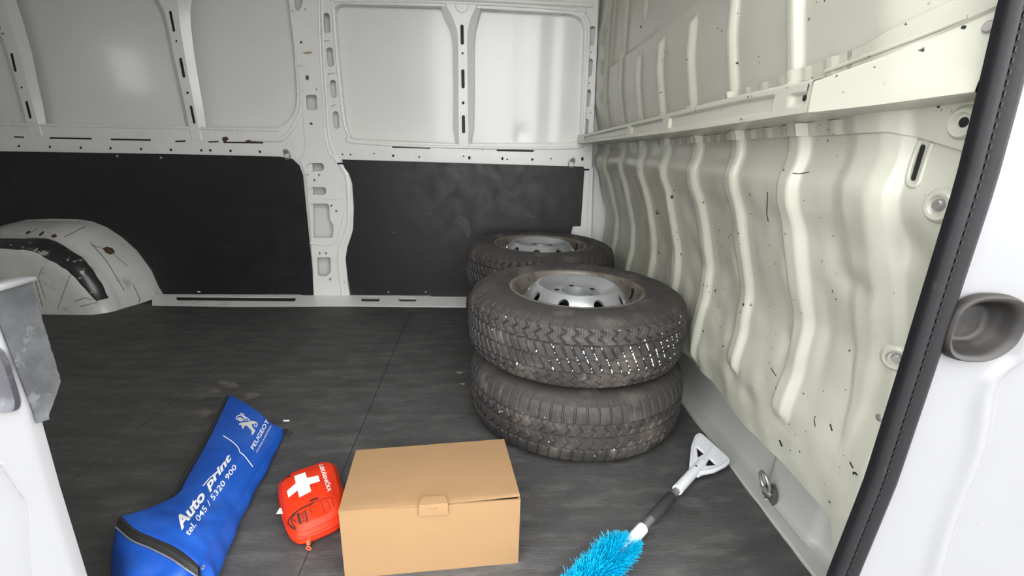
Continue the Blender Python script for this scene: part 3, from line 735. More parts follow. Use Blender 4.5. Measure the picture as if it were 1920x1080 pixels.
# ================================================================== LASHING RINGS
def torus(c, ax, bx, r1, r2, tr, n=28, k=8):
    P = [Vector(c)+Vector(ax)*r1*math.cos(2*math.pi*i/n)+Vector(bx)*r2*math.sin(2*math.pi*i/n) for i in range(n)]
    nn = Vector(ax).cross(Vector(bx)).normalized(); V = []; F = []
    for i in range(n):
        t = (P[(i+1) % n]-P[i-1]).normalized(); s = t.cross(nn)
        for j in range(k):
            a = 2*math.pi*j/k; V.append(P[i]+s*tr*math.cos(a)+nn*tr*math.sin(a))
    for i in range(n):
        for j in range(k): F.append((i*k+j, i*k+(j+1) % k, ((i+1) % n)*k+(j+1) % k, ((i+1) % n)*k+j))
    return V, F
def wall_ring(px, py, dx, label):
    c = PLP.hit(px, py)
    t = thing('lashing_ring', label, 'ring', c, 'lashing rings on the far side wall')
    q = Vector((0, 0, 1)).rotation_difference(PLU.n)
    V, F = lathe([(0, .006), (.008, .006), (.011, .003), (.012, -.010)][::-1], 18); link('eye_bolt', mesh([c+q @ Vector(v) for v in V], F), M_DULL, t, 40)
    V, F = torus(c+Vector((dx*.012, -.012, -.018)), (.9, -.3*dx, .2), (0, -.12, 1), .017, .021, .0026); link('ring', mesh(V, F), M_STEEL, t, 60)
wall_ring(535, 284, 1, 'small steel lashing ring beside the pillar, above a rounded black panel corner')
wall_ring(1075, 300, -1, 'small steel lashing ring beside the bulkhead corner, above the torn black panel')
c = Vector((.712, .80, .055)); c = CAM+ray(1443, 932)*((.692-CAM.x)/ray(1443, 932).x)
t = thing('lashing_ring', 'steel lashing ring on an oval plate at the foot of the bulkhead', 'ring', c)
def plate3(u, v):
    a = 2*math.pi*u; k = interp([(0, 0.02), (.6, .8), (.8, 1), (1, 1.02)], v); h = interp([(0, .004), (.6, .004), (.8, .006), (1, -.004)], v)
    return c+Vector((-h, .024*k*math.cos(a)*.9, .034*k*math.sin(a)))
V, F = grid(28, 10, plate3, True); pl3 = link('mounting_plate', mesh(V, F), mat('dark_zinc_plate', (.13, .127, .12), .4, metal=.6, var=.3, vscale=60), t, 50)
V, F = lathe([(0, .005), (.006, .005), (.008, .002), (.008, -.006)][::-1], 14); q = Vector((0, 0, 1)).rotation_difference(Vector((-1, 0, 0)))
link('rivet', mesh([c+Vector((-.004, .004, -.012))+q @ Vector(v) for v in V], F), M_STEEL, t, 40)
V, F = torus(c+Vector((-.016, .006, .040)), (0, 1, 0), (-.25, .1, .95), .019, .024, .0042); link('ring', mesh(V, F), M_STEEL, t, 60)
V, F = tube([c+Vector((-.008, -.016, .017)), c+Vector((-.014, 0, .020)), c+Vector((-.008, .022, .017))], .006, 8); link('ring_clamp', mesh(V, F), M_DULL, t, 60)

# ================================================================== WHEELS
RW, WW = .333, .208
def fr(x): return x-math.floor(x)
def groove(x, c, hw, soft): return 1-sstep(hw, hw+soft, abs(x-c))
def line(ph, hw, soft=.05):
    d = abs(fr(ph)-.5); return 1-sstep(hw, hw+soft, abs(d-.5))
def tri(x): return abs(fr(x)*2-1)
def treadA(th, s):      # winter pattern: zigzag shoulders, slanted blocks
    ph = th/(2*math.pi); d = 0
    for c in (.265, .50, .735): d = max(d, groove(s, c, .011, .008)*.0065)
    if .265 < s < .735: d = max(d, line(ph*84-3.2*s, .085, .05)*.0062, line(ph*252-3.2*s+.3, .05, .08)*.0006)
    elif s <= .265:
        zz = ph*62+.50*tri(s*6.5); d = max(d, line(zz, .075, .05)*.0055*(1 if s > .02 else .5))
        if s < .16: d = max(d, line(ph*288, .10, .1)*.0010)
    else:
        zz = ph*62+.50*tri(s*6.5+.2); d = max(d, line(zz, .075, .05)*.0055)
    return d
def treadB(th, s):      # ribbed pattern: hexagonal middle blocks, straight shoulder slots
    ph = th/(2*math.pi); d = 0
    for c, hw in ((.30, .016), (.52, .011), (.755, .013)): d = max(d, groove(s, c+.004*math.sin(ph*2*math.pi*62), hw, .009)*.0070)
    if s < .30: d = max(d, line(ph*66, .05, .05)*.0042*(1 if s > .03 else .5), line(ph*396, .12, .12)*.0009 if s > .08 else 0)
    elif s < .52: d = max(d, line(ph*62+.45*tri((s-.30)/.22), .06, .05)*.0048, line(ph*430+9*s, .12, .14)*.0007)
    elif s < .755: d = max(d, line(ph*62+.5*tri((s-.52)/.235), .05, .05)*.0042*(.4+.6*sstep(.60, .68, s)))
    else: d = max(d, line(ph*66+.6*(s-.755), .07, .05)*.0050)
    return d
def tyre_mesh(fn, NA=1260, NT=54):
    side = [(.203, -.016), (.208, -.010), (.214, -.0075), (.220, -.0050), (.224, -.0056), (.228, -.0034), (.245, -.0006), (.258, 0), (.264, -.0012), (.270, -.0012), (.284, -.0045), (.297, -.0095), (.306, -.0145), (.312, -.0195)]
    prof = [(r, WW+z, None) for r, z in side]
    for k in range(NT):
        s = k/(NT-1); z = lerp(WW-.024, .024, s); r = RW-.013*abs(2*s-1)**3.2
        prof.append((r, z, s))
    prof += [(r, -z, None) for r, z in side[::-1]]
    k = len(prof); V = []; F = []
    for i in range(NA):
        th = 2*math.pi*i/NA; c, s_ = math.cos(th), math.sin(th)
        for r, z, s in prof:
            if s is not None: r -= fn(th, s)
            elif r > .304 and z > 0: r -= .6*fn(th, .03 if z > WW/2 else .97)
            V.append((r*c, r*s_, z))
    for i in range(NA):
        a = i*k; b = ((i+1) % NA)*k
        for j in range(k-1): F.append((a+j, b+j, b+j+1, a+j+1))
    me = D2.meshes.new('tyre'); me.from_pydata(V, [], F); me.update()
    me.materials.append(M_TYRE); smooth(me, 28); return me
def rim_mesh():
    # outer lip and barrel
    barrel = [(.198, .012), (.196, .03), (.190, .06), (.178, .10), (.176, WW-.070), (.183, WW-.050), (.190, WW-.030), (.1945, WW-.016), (.198, WW-.0105), (.203, WW-.0075), (.2075, WW-.0085), (.209, WW-.0135), (.204, WW-.017)]
    return lathe(barrel, 96)
NH = 9
def disc_mesh():
    parts = [lathe([(.178, WW-.062), (.172, WW-.060), (.165, WW-.056), (.160, WW-.050)], 96)]
    r0, z0, r1, z1 = .160, WW-.050, .128, WW-.0042
    def cone(a, t):
        bulge = .004*math.sin(math.pi*t); r = lerp(r0, r1, t)+bulge; return Vector((r*math.cos(a), r*math.sin(a), lerp(z0, z1, t)+bulge*.6))
    n = 40
    for h in range(NH):
        ca = 2*math.pi*h/NH; ha = math.pi/NH
        ea, et, ct = .112, .36, .47
        V, F = [], []; R = 5
        for k in range(n):
            a = 2*math.pi*k/n; c, s = math.cos(a), math.sin(a)
            kk = min(1/max(abs(c), 1e-6), 1/max(abs(s), 1e-6)); bxx, byy = c*kk*ha, (c and 1)*s*kk
            B = (bxx, .5+.5*byy); E_ = (ea*c, ct+et*s)
            for q in range(R):
                w_ = q/(R-1); V.append(cone(ca+lerp(E_[0], B[0], w_), lerp(E_[1], B[1], w_)))
            p = cone(ca+ea*.97*c, ct+et*.97*s); V.append(Vector((p.x*.955, p.y*.955, p.z-.006)))
        m_ = R+1
        for k in range(n):
            a = k*m_; b = ((k+1) % n)*m_
            for q in range(R-1): F.append((a+q, b+q, b+q+1, a+q+1))
            F.append((a, a+R, b+R, b))
        parts.append((V, F))
    parts.append(lathe([(.128, WW-.0042), (.1255, WW-.0014), (.121, WW-.0002), (.116, WW-.0014), (.107, WW-.007), (.096, WW-.014), (.086, WW-.020), (.077, WW-.0235), (.068, WW-.0245), (.052, WW-.0245), (.047, WW-.0225), (.044, WW-.0235), (.043, WW-.047), (.043, WW-.12)], 72))
    return joinm(parts)
ME = {}
ME['A'] = tyre_mesh(treadA); ME['B'] = tyre_mesh(treadB)
V, F = rim_mesh(); ME['rim'] = mesh(V, F); ME['rim'].materials.append(M_RIMIN); smooth(ME['rim'], 50)
V, F = disc_mesh(); ME['disc'] = mesh(V, F); ME['disc'].materials.append(M_RIM); smooth(ME['disc'], 50)
V, F = lathe([(.0085, .0012), (.0085, .0006), (.0001, .0006)], 14); ME['hole_shade'] = mesh(V, F); ME['hole_shade'].materials.append(M_SHADE_CHIP)  # black disc drawn for the shade in a bolt hole
V, F = tube([(.182, 0, WW-.055), (.186, 0, WW-.030), (.183, 0, WW-.020)], .0045, 10, Vector((0, 1, 0))); ME['valve'] = mesh(V, F); ME['valve'].materials.append(M_RUBBER); smooth(ME['valve'])
def raw(name, me, parent, loc=(0, 0, 0)):
    o = D2.objects.new(name, me); COL.objects.link(o); o.parent = parent; o.location = loc; return o
def wheel(label, tread, x, y, z, rot, group):
    t = thing('wheel', label, 'wheel', (x, y, z), group); t.rotation_euler = (0, 0, rot)
    raw('tyre', ME[tread], t); rim = raw('rim', ME['rim'], t); dsc = raw('disc', ME['disc'], t)
    for k in range(5):
        a = 2*math.pi*k/5+.3; raw('bolt_hole_shade', ME['hole_shade'], dsc, (.060*math.cos(a), .060*math.sin(a), WW-.0245))
    raw('valve', ME['valve'], rim)
    return t
GW = 'steel wheels stacked by the bulkhead'
FX, FY, BX, BY = .284, 1.366, .238, 2.073
wb = wheel('lower wheel of the front stack, ribbed tyre standing on the floor beside the cardboard box', 'B', FX, FY, 0, .35, GW)
wa = wheel('upper wheel of the front stack, slant-grooved tyre flecked with white grit', 'A', FX-.007, FY+.017, WW, .10, GW)
wd_ = wheel('lower wheel of the rear stack, against the black lining panel', 'B', BX, BY, 0, 1.1, GW)
wc = wheel('upper wheel of the rear stack, dusty tyre under the torn panel scuff', 'A', BX, BY, WW, .31, GW)
# grit in the grooves of the front tyres
bv_t = BVHTree.FromPolygons([Vector(v.co)+Vector((0, 0, 0)) for v in ME['A'].vertices], [tuple(p.vertices) for p in ME['A'].polygons])
def grit(parent, n, fn, seed, sz):
    rnd = random.Random(seed); parts = []; rz = parent.rotation_euler.z
    for k in range(n):
        p = fn(rnd, k)
        if p is None: continue
        th, s = p; r = RW-.013*abs(2*s-1)**3.2-.0010; z = lerp(WW-.024, .024, s); a = th
        q = Vector((r*math.cos(a), r*math.sin(a), z)); e = rnd.uniform(.5, 1)*sz
        v, f = box((0, 0, 0), (e, e, e*rnd.uniform(.8, 2.2))); M = Matrix.Rotation(a, 3, 'Z') @ Matrix.Rotation(rnd.uniform(-.6, .6), 3, 'X')
        parts.append(([q+M @ Vector(x) for x in v], f))
    V, F = joinm(parts); me = mesh(V, F); me.materials.append(M_SALT); o = raw('grit', me, parent); o['kind'] = 'stuff'; return o
def gA(rnd, k):
    world = math.radians(rnd.choice([rnd.uniform(-112, -44), rnd.gauss(-76, 14)])); th = world-.10; s = rnd.uniform(.28, .72)
    n = round(th/(2*math.pi)*84-3.2*s)          # sit in a slanted sipe
    th = (n+3.2*s)/84*2*math.pi
    return th, s
grit(wa, 120, gA, 3, .0026)
grit(wa, 16, lambda r, k: (math.radians(r.uniform(-150, -30))-.1, r.uniform(.02, .98)), 5, .0030)
grit(wb, 9, lambda r, k: (math.radians(r.uniform(-140, -40))-.35, r.uniform(.05, .95)), 9, .0028)

# ================================================================== CARDBOARD BOX
A0, B0, C0, D0 = [Vector((x, y, 0)) for x, y in ((-.270, .729), (.0695, .757), (.0435, .949), (-.286, .911))]
HB = .161; UP = Vector((0, 0, 1))
cb = thing('cardboard_box', 'plain brown cardboard box closed with a front tuck tab', 'box', (A0+B0+C0+D0)/4)
TK = .0035
def wallslab(p, q, h, nin):
    V = [p, q, q+nin*TK, p+nin*TK]; V = V+[v+UP*h for v in V]
    return V, [(0, 1, 5, 4), (1, 2, 6, 5), (2, 3, 7, 6), (3, 0, 4, 7), (0, 3, 2, 1), (4, 5, 6, 7)]
cen = cb.location
parts = []
for p, q, h in ((A0, B0, HB-.0050), (B0, C0, HB-.004), (C0, D0, HB-.004), (D0, A0, HB-.004)):
    d = (q-p).normalized(); n = Vector((-d.y, d.x, 0)); parts.append(wallslab(p, q, h, n))
parts.append(([A0+UP*.001, B0+UP*.001, C0+UP*.001, D0+UP*.001], [(0, 1, 2, 3)]))
V, F = joinm(parts); body = link('body', mesh(V, F), M_CARD, cb, 20)
# lid: slightly bowed sheet with a rolled front edge
du = (B0-A0); 
def lid_fn(u, v):
    p = A0.lerp(B0, u).lerp(D0.lerp(C0, u), v); sag = -.0020*math.sin(math.pi*u)*(1-v)+.0012*math.sin(math.pi*v)
    fwd = (A0-D0).normalized()
    out = lerp(.004, .0015, v)
    p = p+(p-cen).normalized()*.0*out
    z = HB+sag+.0006*noise.noise(Vector((u*8, v*5, 2)))
    if v < .05: p = p+fwd*lerp(.0015, -.0075, u)*(1-v/.05); z -= .0012*(1-v/.05)
    return p+UP*z
V, F = grid(40, 26, lid_fn); V2 = [v-UP*.0032 for v in V]; 
nn_ = 26; F2 = [tuple(reversed([i+len(V) for i in f])) for f in F]
rim_f = [(i*nn_, (i+1)*nn_, (i+1)*nn_+len(V), i*nn_+len(V)) for i in range(39)]+[(i*nn_+25, i*nn_+25+len(V), (i+1)*nn_+25+len(V), (i+1)*nn_+25) for i in range(39)]+[(j, j+len(V), j+1+len(V), j+1) for j in range(25)]+[(39*nn_+j, 39*nn_+j+1, 39*nn_+j+1+len(V), 39*nn_+j+len(V)) for j in range(25)]
lid = link('lid', mesh(V+V2, F+F2+rim_f), M_CARD, cb, 30)
# front fold strip just under the lid edge, then the tuck tab
nf = Vector((du.y, -du.x, 0)).normalized()
def strip_fn(u, v):
    p = A0.lerp(B0, u)-nf*(.0040+.005*u*v); return p+UP*(HB-.0055-.010*v)
V, F = grid(20, 3, strip_fn); link('tuck_fold', mesh(V, F), M_CARDIN, cb)
ptab = [(786, 942), (793, 922), (830, 919), (840, 936), (839, 968), (787, 972)]
bvb = bvh_of([body, lid])
fr_pl = Plane(A0+nf*.0012, du, UP)
u0 = fr_pl.loc(786, 960)[0]/du.length; u1 = fr_pl.loc(840, 958)[0]/du.length
ud = du.normalized()
def tab_pt(s, h, o): return A0+ud*du.length*lerp(u0, u1, s)+nf*o+UP*h
zt_ = HB+.0008
TV = []
rows = [(.13, .87, HB+.0035, -.0165), (.03, .97, HB+.0030, -.007), (0, 1, HB+.001, .0030), (0, 1, HB-.006, .0042), (.0, 1, HB-.0235, .0042)]
for o_ in (0, .0016):
    for a, b, h, o in rows:
        for k in range(9):
            s = lerp(a, b, k/8); TV.append(tab_pt(s, h-o_*(1 if o < .003 else 0), o-o_*(0 if o < .003 else 1)))
TF = []
for L in (0, 45):
    for r in range(4):
        for k in range(8): TF.append((L+r*9+k, L+r*9+k+1, L+(r+1)*9+k+1, L+(r+1)*9+k))
for r in range(4): TF += [(r*9, (r+1)*9, 45+(r+1)*9, 45+r*9), (r*9+8, 45+r*9+8, 45+(r+1)*9+8, (r+1)*9+8)]
TF += [(36+k, 36+k+1, 81+k+1, 81+k) for k in range(8)]+[(k, 45+k, 46+k, k+1) for k in range(8)]
tab = link('tuck_tab', mesh(TV, TF), M_CARD, cb, 25)
nv = [tab_pt(.5, HB-.0062, .0046)]+[tab_pt(.5, HB-.0062, .0046)+ud*.0095*math.cos(a)-UP*.0058*math.sin(a) for a in [math.pi*k/12 for k in range(13)]]
nm = mesh(nv, [(0, k, k+1) for k in range(1, 13)]); link('thumb_notch', nm, M_CARDIN, tab)

# ================================================================== BLUE BAG
def bpt(px, py, z): return on(px, py, 2, z)
Lb = catmull([bpt(*p) for p in ((431, 741, .046), (392, 822, .056), (352, 893, .066), (333, 926, .078), (286, 950, .105), (228, 968, .128))], 8)
Rb = catmull([bpt(*p) for p in ((530, 803, .022), (492, 868, .034), (452, 932, .046), (418, 990, .064), (392, 1034, .078), (374, 1062, .086))], 8)
Fb = catmull([bpt(*p) for p in ((431, 741, .046), (462, 757, .052), (490, 776, .050), (508, 793, .036), (530, 803, .022))], 8)
Nb = catmull([bpt(*p) for p in ((228, 968, .128), (252, 992, .126), (288, 1009, .118), (325, 1025, .108), (352, 1043, .098), (374, 1062, .086))], 8)
def samp(P, t):
    s = t*(len(P)-1); i = min(len(P)-2, int(s)); return P[i].lerp(P[i+1], s-i)
def bag_top(u, v):
    c = samp(Lb, u).lerp(samp(Rb, u), v); e = samp(Fb, v).lerp(samp(Nb, v), u)
    bl = (Fb[0]*(1-v)+Fb[-1]*v).lerp(Nb[0]*(1-v)+Nb[-1]*v, u)
    p = c+e-bl
    k = math.sin(math.pi*u)**.5*math.sin(math.pi*v)**.5 if 0 < u < 1 and 0 < v < 1 else 0
    crease = -.0035*math.exp(-((u-.66-.22*(v-.5))/.03)**2)*(1-v)-.003*math.exp(-((u-.80+.25*v)/.035)**2)+.003*math.exp(-((u-.88+.10*v)/.04)**2)
    crease += -.0035*math.exp(-((u-.36-.10*v)/.02)**2)*v+.002*math.sin(u*16+v*5)
    p = p+UP*(.012*k+crease*k+.0035*k*noise.noise(Vector((u*7, v*5, 3))))
    return p
bag = thing('tool_bag', 'long blue nylon bag with white printed lettering and black zips', 'bag', (-.70, .97, 0))
NU, NV = 70, 36
Vt, Ft = grid(NU, NV, bag_top)
bc = Vector((-.69, .99, 0))
def bag_wall(edge, n, lo=.002, outw=.012, lean=.0):
    def fn(u, v):
        p = edge(u); g = Vector((p.x, p.y, 0)); nx = edge(min(1, u+.01))-edge(max(0, u-.01)); o = Vector((nx.y, -nx.x, 0)).normalized()
        if o.dot(g-bc) < 0: o = -o
        k = math.sin(math.pi*v)*outw*min(1, u*8+.15, (1-u)*8+.15)
        return Vector((p.x, p.y, lerp(p.z, lo, v)))+o*(k+lean*v+.002*math.sin(u*37)*math.sin(math.pi*v))
    return grid(n, 8, fn)
VB, FB = joinm([(Vt, Ft), bag_wall(lambda t: bag_top(t, 0), NU, outw=.008), bag_wall(lambda t: bag_top(t, 1), NU, outw=.010), bag_wall(lambda t: bag_top(0, t), NV, outw=.005)])
bag_body = link('body', mesh(VB, FB), M_BLUE, bag, 70)
# near zip tape and end cap
Zb = catmull([bpt(*p) for p in ((217, 989, .118), (246, 1014, .116), (285, 1031, .108), (322, 1050, .098), (348, 1068, .088), (372, 1084, .076))], 8)
def tape_fn(u, v):
    p = samp(Nb, u).lerp(samp(Zb, u), v); return p+UP*(.005*math.sin(math.pi*v)+.0015)
V, F = grid(41, 9, tape_fn); zt = link('zip_tape', mesh(V, F), M_ZIP, bag, 70)
def teeth_fn(u, v):
    p = samp(Nb, u).lerp(samp(Zb, u), .5+.10*(v-.5)); return p+UP*(.0075+.0014*math.sin(math.pi*v))
V, F = grid(41, 5, teeth_fn); link('zip_teeth', mesh(V, F), M_ZIP, zt, 70)
V, F = sweep([samp(Zb, k/40)+UP*.002 for k in range(41)], circ(.0014, 6)); link('piping', mesh(V, F), mat('grey_piping', (.16, .17, .2), .6), zt, 60)
Gb = catmull([bpt(*p) for p in ((206, 1100, .004), (232, 1150, .003), (280, 1172, .003), (330, 1150, .003), (362, 1120, .003), (384, 1080, .003))], 8)
def cap_fn(u, v):
    p = samp(Zb, u).lerp(samp(Gb, u), v); o = Vector((-.15, -1, .3)).normalized()
    k = math.sin(math.pi*u)**.6*math.sin(math.pi*v) if 0 < u < 1 and 0 < v < 1 else 0
    return p+o*(.028*k+.006*k*math.sin(u*19+v*6)+.005*k*noise.noise(Vector((u*5, v*4, 7))))
V, F = grid(41, 20, cap_fn); cap = link('end_cap', mesh(V, F), M_BLUE, bag, 70)
V, F = bag_wall(lambda t: samp(Nb, 0).lerp(samp(Zb, 0), t), 8, outw=0); V2, F2 = bag_wall(lambda t: samp(Nb, 1).lerp(samp(Zb, 1), t), 8, outw=0)
link('zip_end', mesh(V, F), M_ZIP, bag, 60); link('zip_end', mesh(V2, F2), M_ZIP, bag, 60)
# long side zip along the left edge
sidep = [bag_top(k/60*.62, 0)+Vector((-.006, -.001, -.004)) for k in range(61)]
V, F = sweep(sidep, [(-.006, -.012), (.002, -.012), (.007, .002), (.003, .006), (-.004, .002)]); link('zip_tape', mesh(V, F), M_ZIP, bag, 60)
hp, _n = bag_top(0, 1), 0
V, F = joinm([torus(hp+Vector((.018, -.006, -.010)), (1, 0, -.3), (0, 1, .2), .008, .006, .0018, 18, 6), boxab(hp+Vector((-.002, -.008, -.012)), hp+Vector((.012, .004, -.004)))]); link('zip_puller', mesh(V, F), M_ZIP, bag, 50)
hp = bag_top(1, 1)
V, F = torus(hp+Vector((.006, .0, -.002)), (1, .2, 0), (0, 1, .4), .002, .0035, .0008, 16, 6); link('zip_puller', mesh(V, F), M_STEEL, bag, 50)
bvg = bvh_of([bag_body])
decal_text('lettering', 'Auto', [(341, 995), (387.5, 931.5), (373.5, 919.5), (322.5, 982)], bvg, M_PRINT, bag_body, .035, .25)
decal_text('lettering', 'print', [(394, 924), (438.5, 861), (428, 850.5), (381, 911)], bvg, M_PRINT, bag_body, .035, .25)
decal_px('lettering', [stroke([(380.5, 911.5), (393, 897), (407, 885)], 1.6)], bvg, M_PRINT, bag_body, .0007)
decal_text('lettering', 'tel. 045 / 5320 900', [(354, 1006), (444, 877), (438.5, 870), (346, 997)], bvg, M_PRINT, bag_body, .004)
z1 = lambda L: [(400+x/9, 740+y/9) for x, y in L]
decal_text('lettering', 'PEUGEOT', [z1([(678, 940)])[0], z1([(945, 455)])[0], z1([(892, 410)])[0], z1([(622, 893)])[0]], bvg, M_PRINT, bag_body, .012)
decal_text('lettering', 'MOTION & EMOTION', [z1([(742, 985)])[0], z1([(982, 535)])[0], z1([(958, 520)])[0], z1([(718, 968)])[0]], bvg, M_PRINT, bag_body, 0)
decal_px('divider_line', [stroke(z1([(165, 692), (230, 735), (290, 775), (340, 812), (380, 852), (415, 890), (432, 920), (440, 955), (452, 978), (490, 1005), (545, 1062), (610, 1150), (665, 1220)]), 1.7)], bvg, M_PRINT, bag_body, .0007)
lion = [z1([(430, 490), (470, 478), (520, 468), (600, 460), (640, 446), (690, 452), (715, 470), (705, 500), (672, 498), (645, 500), (655, 545), (692, 590), (707, 612), (690, 640), (660, 684), (640, 674), (652, 622), (600, 562), (562, 525), (532, 530), (517, 545), (512, 582), (485, 568), (476, 540), (480, 515), (430, 517)])]
emb = decal_px('lion_emblem', lion, bvg, M_SILVER, bag_body, .0007, 2)
decal_px('lion_head', [z1([(402, 425), (412, 398), (440, 385), (480, 395), (508, 425), (500, 452), (462, 456), (425, 442)])], bvg, M_SILVER, bag_body, .0007, 2)
for pts, wd in (([(392, 425), (384, 395), (400, 368), (440, 352), (485, 358), (515, 385), (522, 420)], 1.5), ([(452, 335), (470, 320), (525, 348)], 1.8), ([(500, 362), (550, 390), (590, 415), (612, 448)], 1.8), ([(540, 400), (530, 435), (575, 440)], 1.2), ([(705, 460), (735, 482), (738, 512), (720, 548), (697, 538), (690, 512)], 1.4)):
    decal_px('lion_mane', [stroke(z1(pts), wd)], bvg, M_PRINT, bag_body, .0008, 2)

# ================================================================== FIRST AID POUCH
kit = thing('first_aid_pouch', 'orange-red first aid pouch with a white cross beside the cardboard box', 'pouch', (-.40, .88, 0))
kA, kB, kC, kD = [Vector((x, y, 0)) for x, y in ((-.500, .962), (-.380, 1.040), (-.294, .850), (-.394, .788))]
def kit_fn(u, v):
    # u around the outline, v from floor centre over the side to the top centre
    a = 2*math.pi*u; c, s = math.cos(a), math.sin(a); n = 4.2
    r = (abs(c)**n+abs(s)**n)**(-1/n); lx, ly = r*c, r*s
    tab = [(0, .02, .002), (.14, .86, .002), (.22, .95, .008), (.32, 1.0, .022), (.42, 1.0, .036), (.52, .95, .050), (.62, .86, .058), (.75, .62, .064), (1, .02, .068)]
    k = interp([(t[0], t[1]) for t in tab], v); z = interp([(t[0], t[2]) for t in tab], v)
    x, y = lx*k, ly*k
    p = (kD.lerp(kC, (x+1)/2)).lerp(kA.lerp(kB, (x+1)/2), (y+1)/2)
    hs = 1-.14*(y-.2)*0+.10*(x)*(.5)-.18*max(0, -y-.3)
    if v > .14: z = z*hs+(.0022*noise.noise(Vector((x*2.5, y*3, 1)))+.0012*math.sin(x*7+y*4))*sstep(.4, .7, v)
    return Vector((p.x, p.y, max(.0015, z)))
V, F = grid(120, 60, kit_fn, True); kb = link('body', mesh(V, F), M_RED, kit, 70)
zp = [kit_fn(u, .40)+(kit_fn(u, .40)-Vector((-.392, .91, .036))).normalized()*.0006 for u in [.5+.5*k/90 for k in range(91)]]
V, F = sweep(zp, circ(.0022, 6)); link('zip', mesh(V, F), M_REDZIP, kit, 60)
for vv in (.50, .30):
    V, F = sweep([kit_fn(k/120, vv) for k in range(121)], circ(.0013, 6)); link('piping', mesh(V, F), M_RED, kit, 60)
bvk = bvh_of([kb])
hp, hn = cast(bvk, 580, 1012); hp = hp if hp else kit_fn(.72, .4)
V, F = joinm([torus(hp+Vector((.001, -.010, -.012)), (1, 0, 0), (0, -.4, 1), .0045, .007, .0014, 18, 6), boxab(hp+Vector((-.0035, -.008, -.007)), hp+Vector((.0035, .001, .004)))]); link('zip_puller', mesh(V, F), mat('orange_puller', (.75, .12, .05), .4), kit, 40)
z3 = lambda L: [(510+x/9.82, 840+y/9.82) for x, y in L]
z4 = lambda L: [(510+x/9, 930+y/9) for x, y in L]
decal_px('white_cross', [z3([(410, 520), (610, 450), (645, 555), (850, 510), (885, 615), (690, 675), (720, 800), (505, 915), (470, 790), (305, 915), (275, 795), (440, 655)])], bvk, M_PRINT, kb, .0007)
decal_text('lettering', 'LEK\u00c1RNI\u010cKA', [z3([(865, 315)])[0], z3([(1025, 808)])[0], z3([(1122, 785)])[0], z3([(968, 306)])[0]], bvk, M_PRINT, kb, .02)
for pts, wd in (([(285, 490), (275, 440), (295, 390), (350, 320), (440, 250), (540, 190), (640, 150), (700, 115)], 2.6), ([(285, 480), (330, 525), (410, 560)], 4.2), ([(400, 300), (345, 360), (330, 410), (350, 470), (395, 530)], 2.4),
                ([(440, 290), (460, 380), (480, 480)], 5.5), ([(560, 250), (580, 340), (600, 440)], 3.2), ([(480, 300), (545, 262)], 1.6), ([(487, 340), (560, 300)], 1.2), ([(495, 385), (572, 345)], 1.2), ([(500, 430), (585, 395)], 1.2), ([(515, 290), (545, 450)], 1.4), ([(365, 400), (400, 440), (425, 430)], 2.4),
                ([(670, 120), (800, 78), (900, 42), (960, 25), (1010, 52), (1050, 190)], 1.1), ([(830, 90), (860, 180), (890, 290)], 1.1), ([(910, 45), (950, 120), (985, 220)], 1.1), ([(632, 180), (655, 260), (675, 330)], 1.1)):
    decal_px('car_drawing', [stroke(z4(pts), wd)], bvk, M_INK, kb, .0007, 3)
decal_px('car_drawing', [z4([(630, 75), (760, 20), (792, 55), (720, 72), (640, 102)])], bvk, M_INK, kb, .0007, 3)
for pts, wd in (([(190, 610), (230, 560), (260, 545), (340, 515)], 3), ([(240, 445), (255, 490)], 1.2), ([(325, 400), (340, 500)], 1.2), ([(250, 500), (330, 490), (400, 440), (400, 370)], 1.2), ([(195, 540), (200, 600)], 3),
                ([(665, 245), (690, 335)], 1.2), ([(720, 230), (750, 335)], 1.2), ([(600, 275), (605, 335)], 1.6), ([(545, 300), (550, 385)], 1.3)):
    decal_px('car_drawing', [stroke(z3(pts), wd)], bvk, M_INK, kb, .0007, 3)
h, n = cast(bvk, 530, 958)
if h is not None:
    V, F = boxab(h+Vector((-.012, -.004, -.004)), h+Vector((.002, .012, -.003))); link('care_tag', mesh(V, F), M_PRINT, kit)

# ================================================================== SNOW BRUSH
brush = thing('snow_brush', 'white snow scraper brush with black grip and turquoise bristles', 'brush', (.42, .86, 0))
s0 = on(1296, 890, 2, .026); e0 = on(1185, 1012, 2, .030); ax = (e0-s0).normalized(); sd = Vector((ax.y, -ax.x, 0)).normalized()
if sd.x < 0: sd = -sd
def axpt(px, py, z): 
    p = on(px, py, 2, z); k = (p-s0).dot(ax); return s0+ax*k
pA = axpt(1316, 868, .026); pB = axpt(1272, 921, .026); pC = axpt(1277, 916, .026); pD = axpt(1262, 931, .027); pE = axpt(1222, 975, .028); pF = axpt(1207, 992, .029); pG = axpt(1190, 1012, .03)
V, F = tube([pA, pA.lerp(pB, .5), pB], .0125, 20); sk = link('socket', mesh(V, F), M_WPLAS, brush, 40)
V, F = tube([pB-ax*.01, pG], .0085, 16); link('tube', mesh(V, F), M_STEEL, brush, 40)
V, F = sweep([pD, pD+ax*.004, pE-ax*.004, pE], lambda t: circ(.0125 if 0 < t < 1 else .0105, 20)); link('grip', mesh(V, F), M_FOAM, brush, 50)
V, F = tube([pF, pF+ax*.002, pG+ax*.06], .0125, 20); link('collar', mesh(V, F), M_WPLAS, brush, 40)
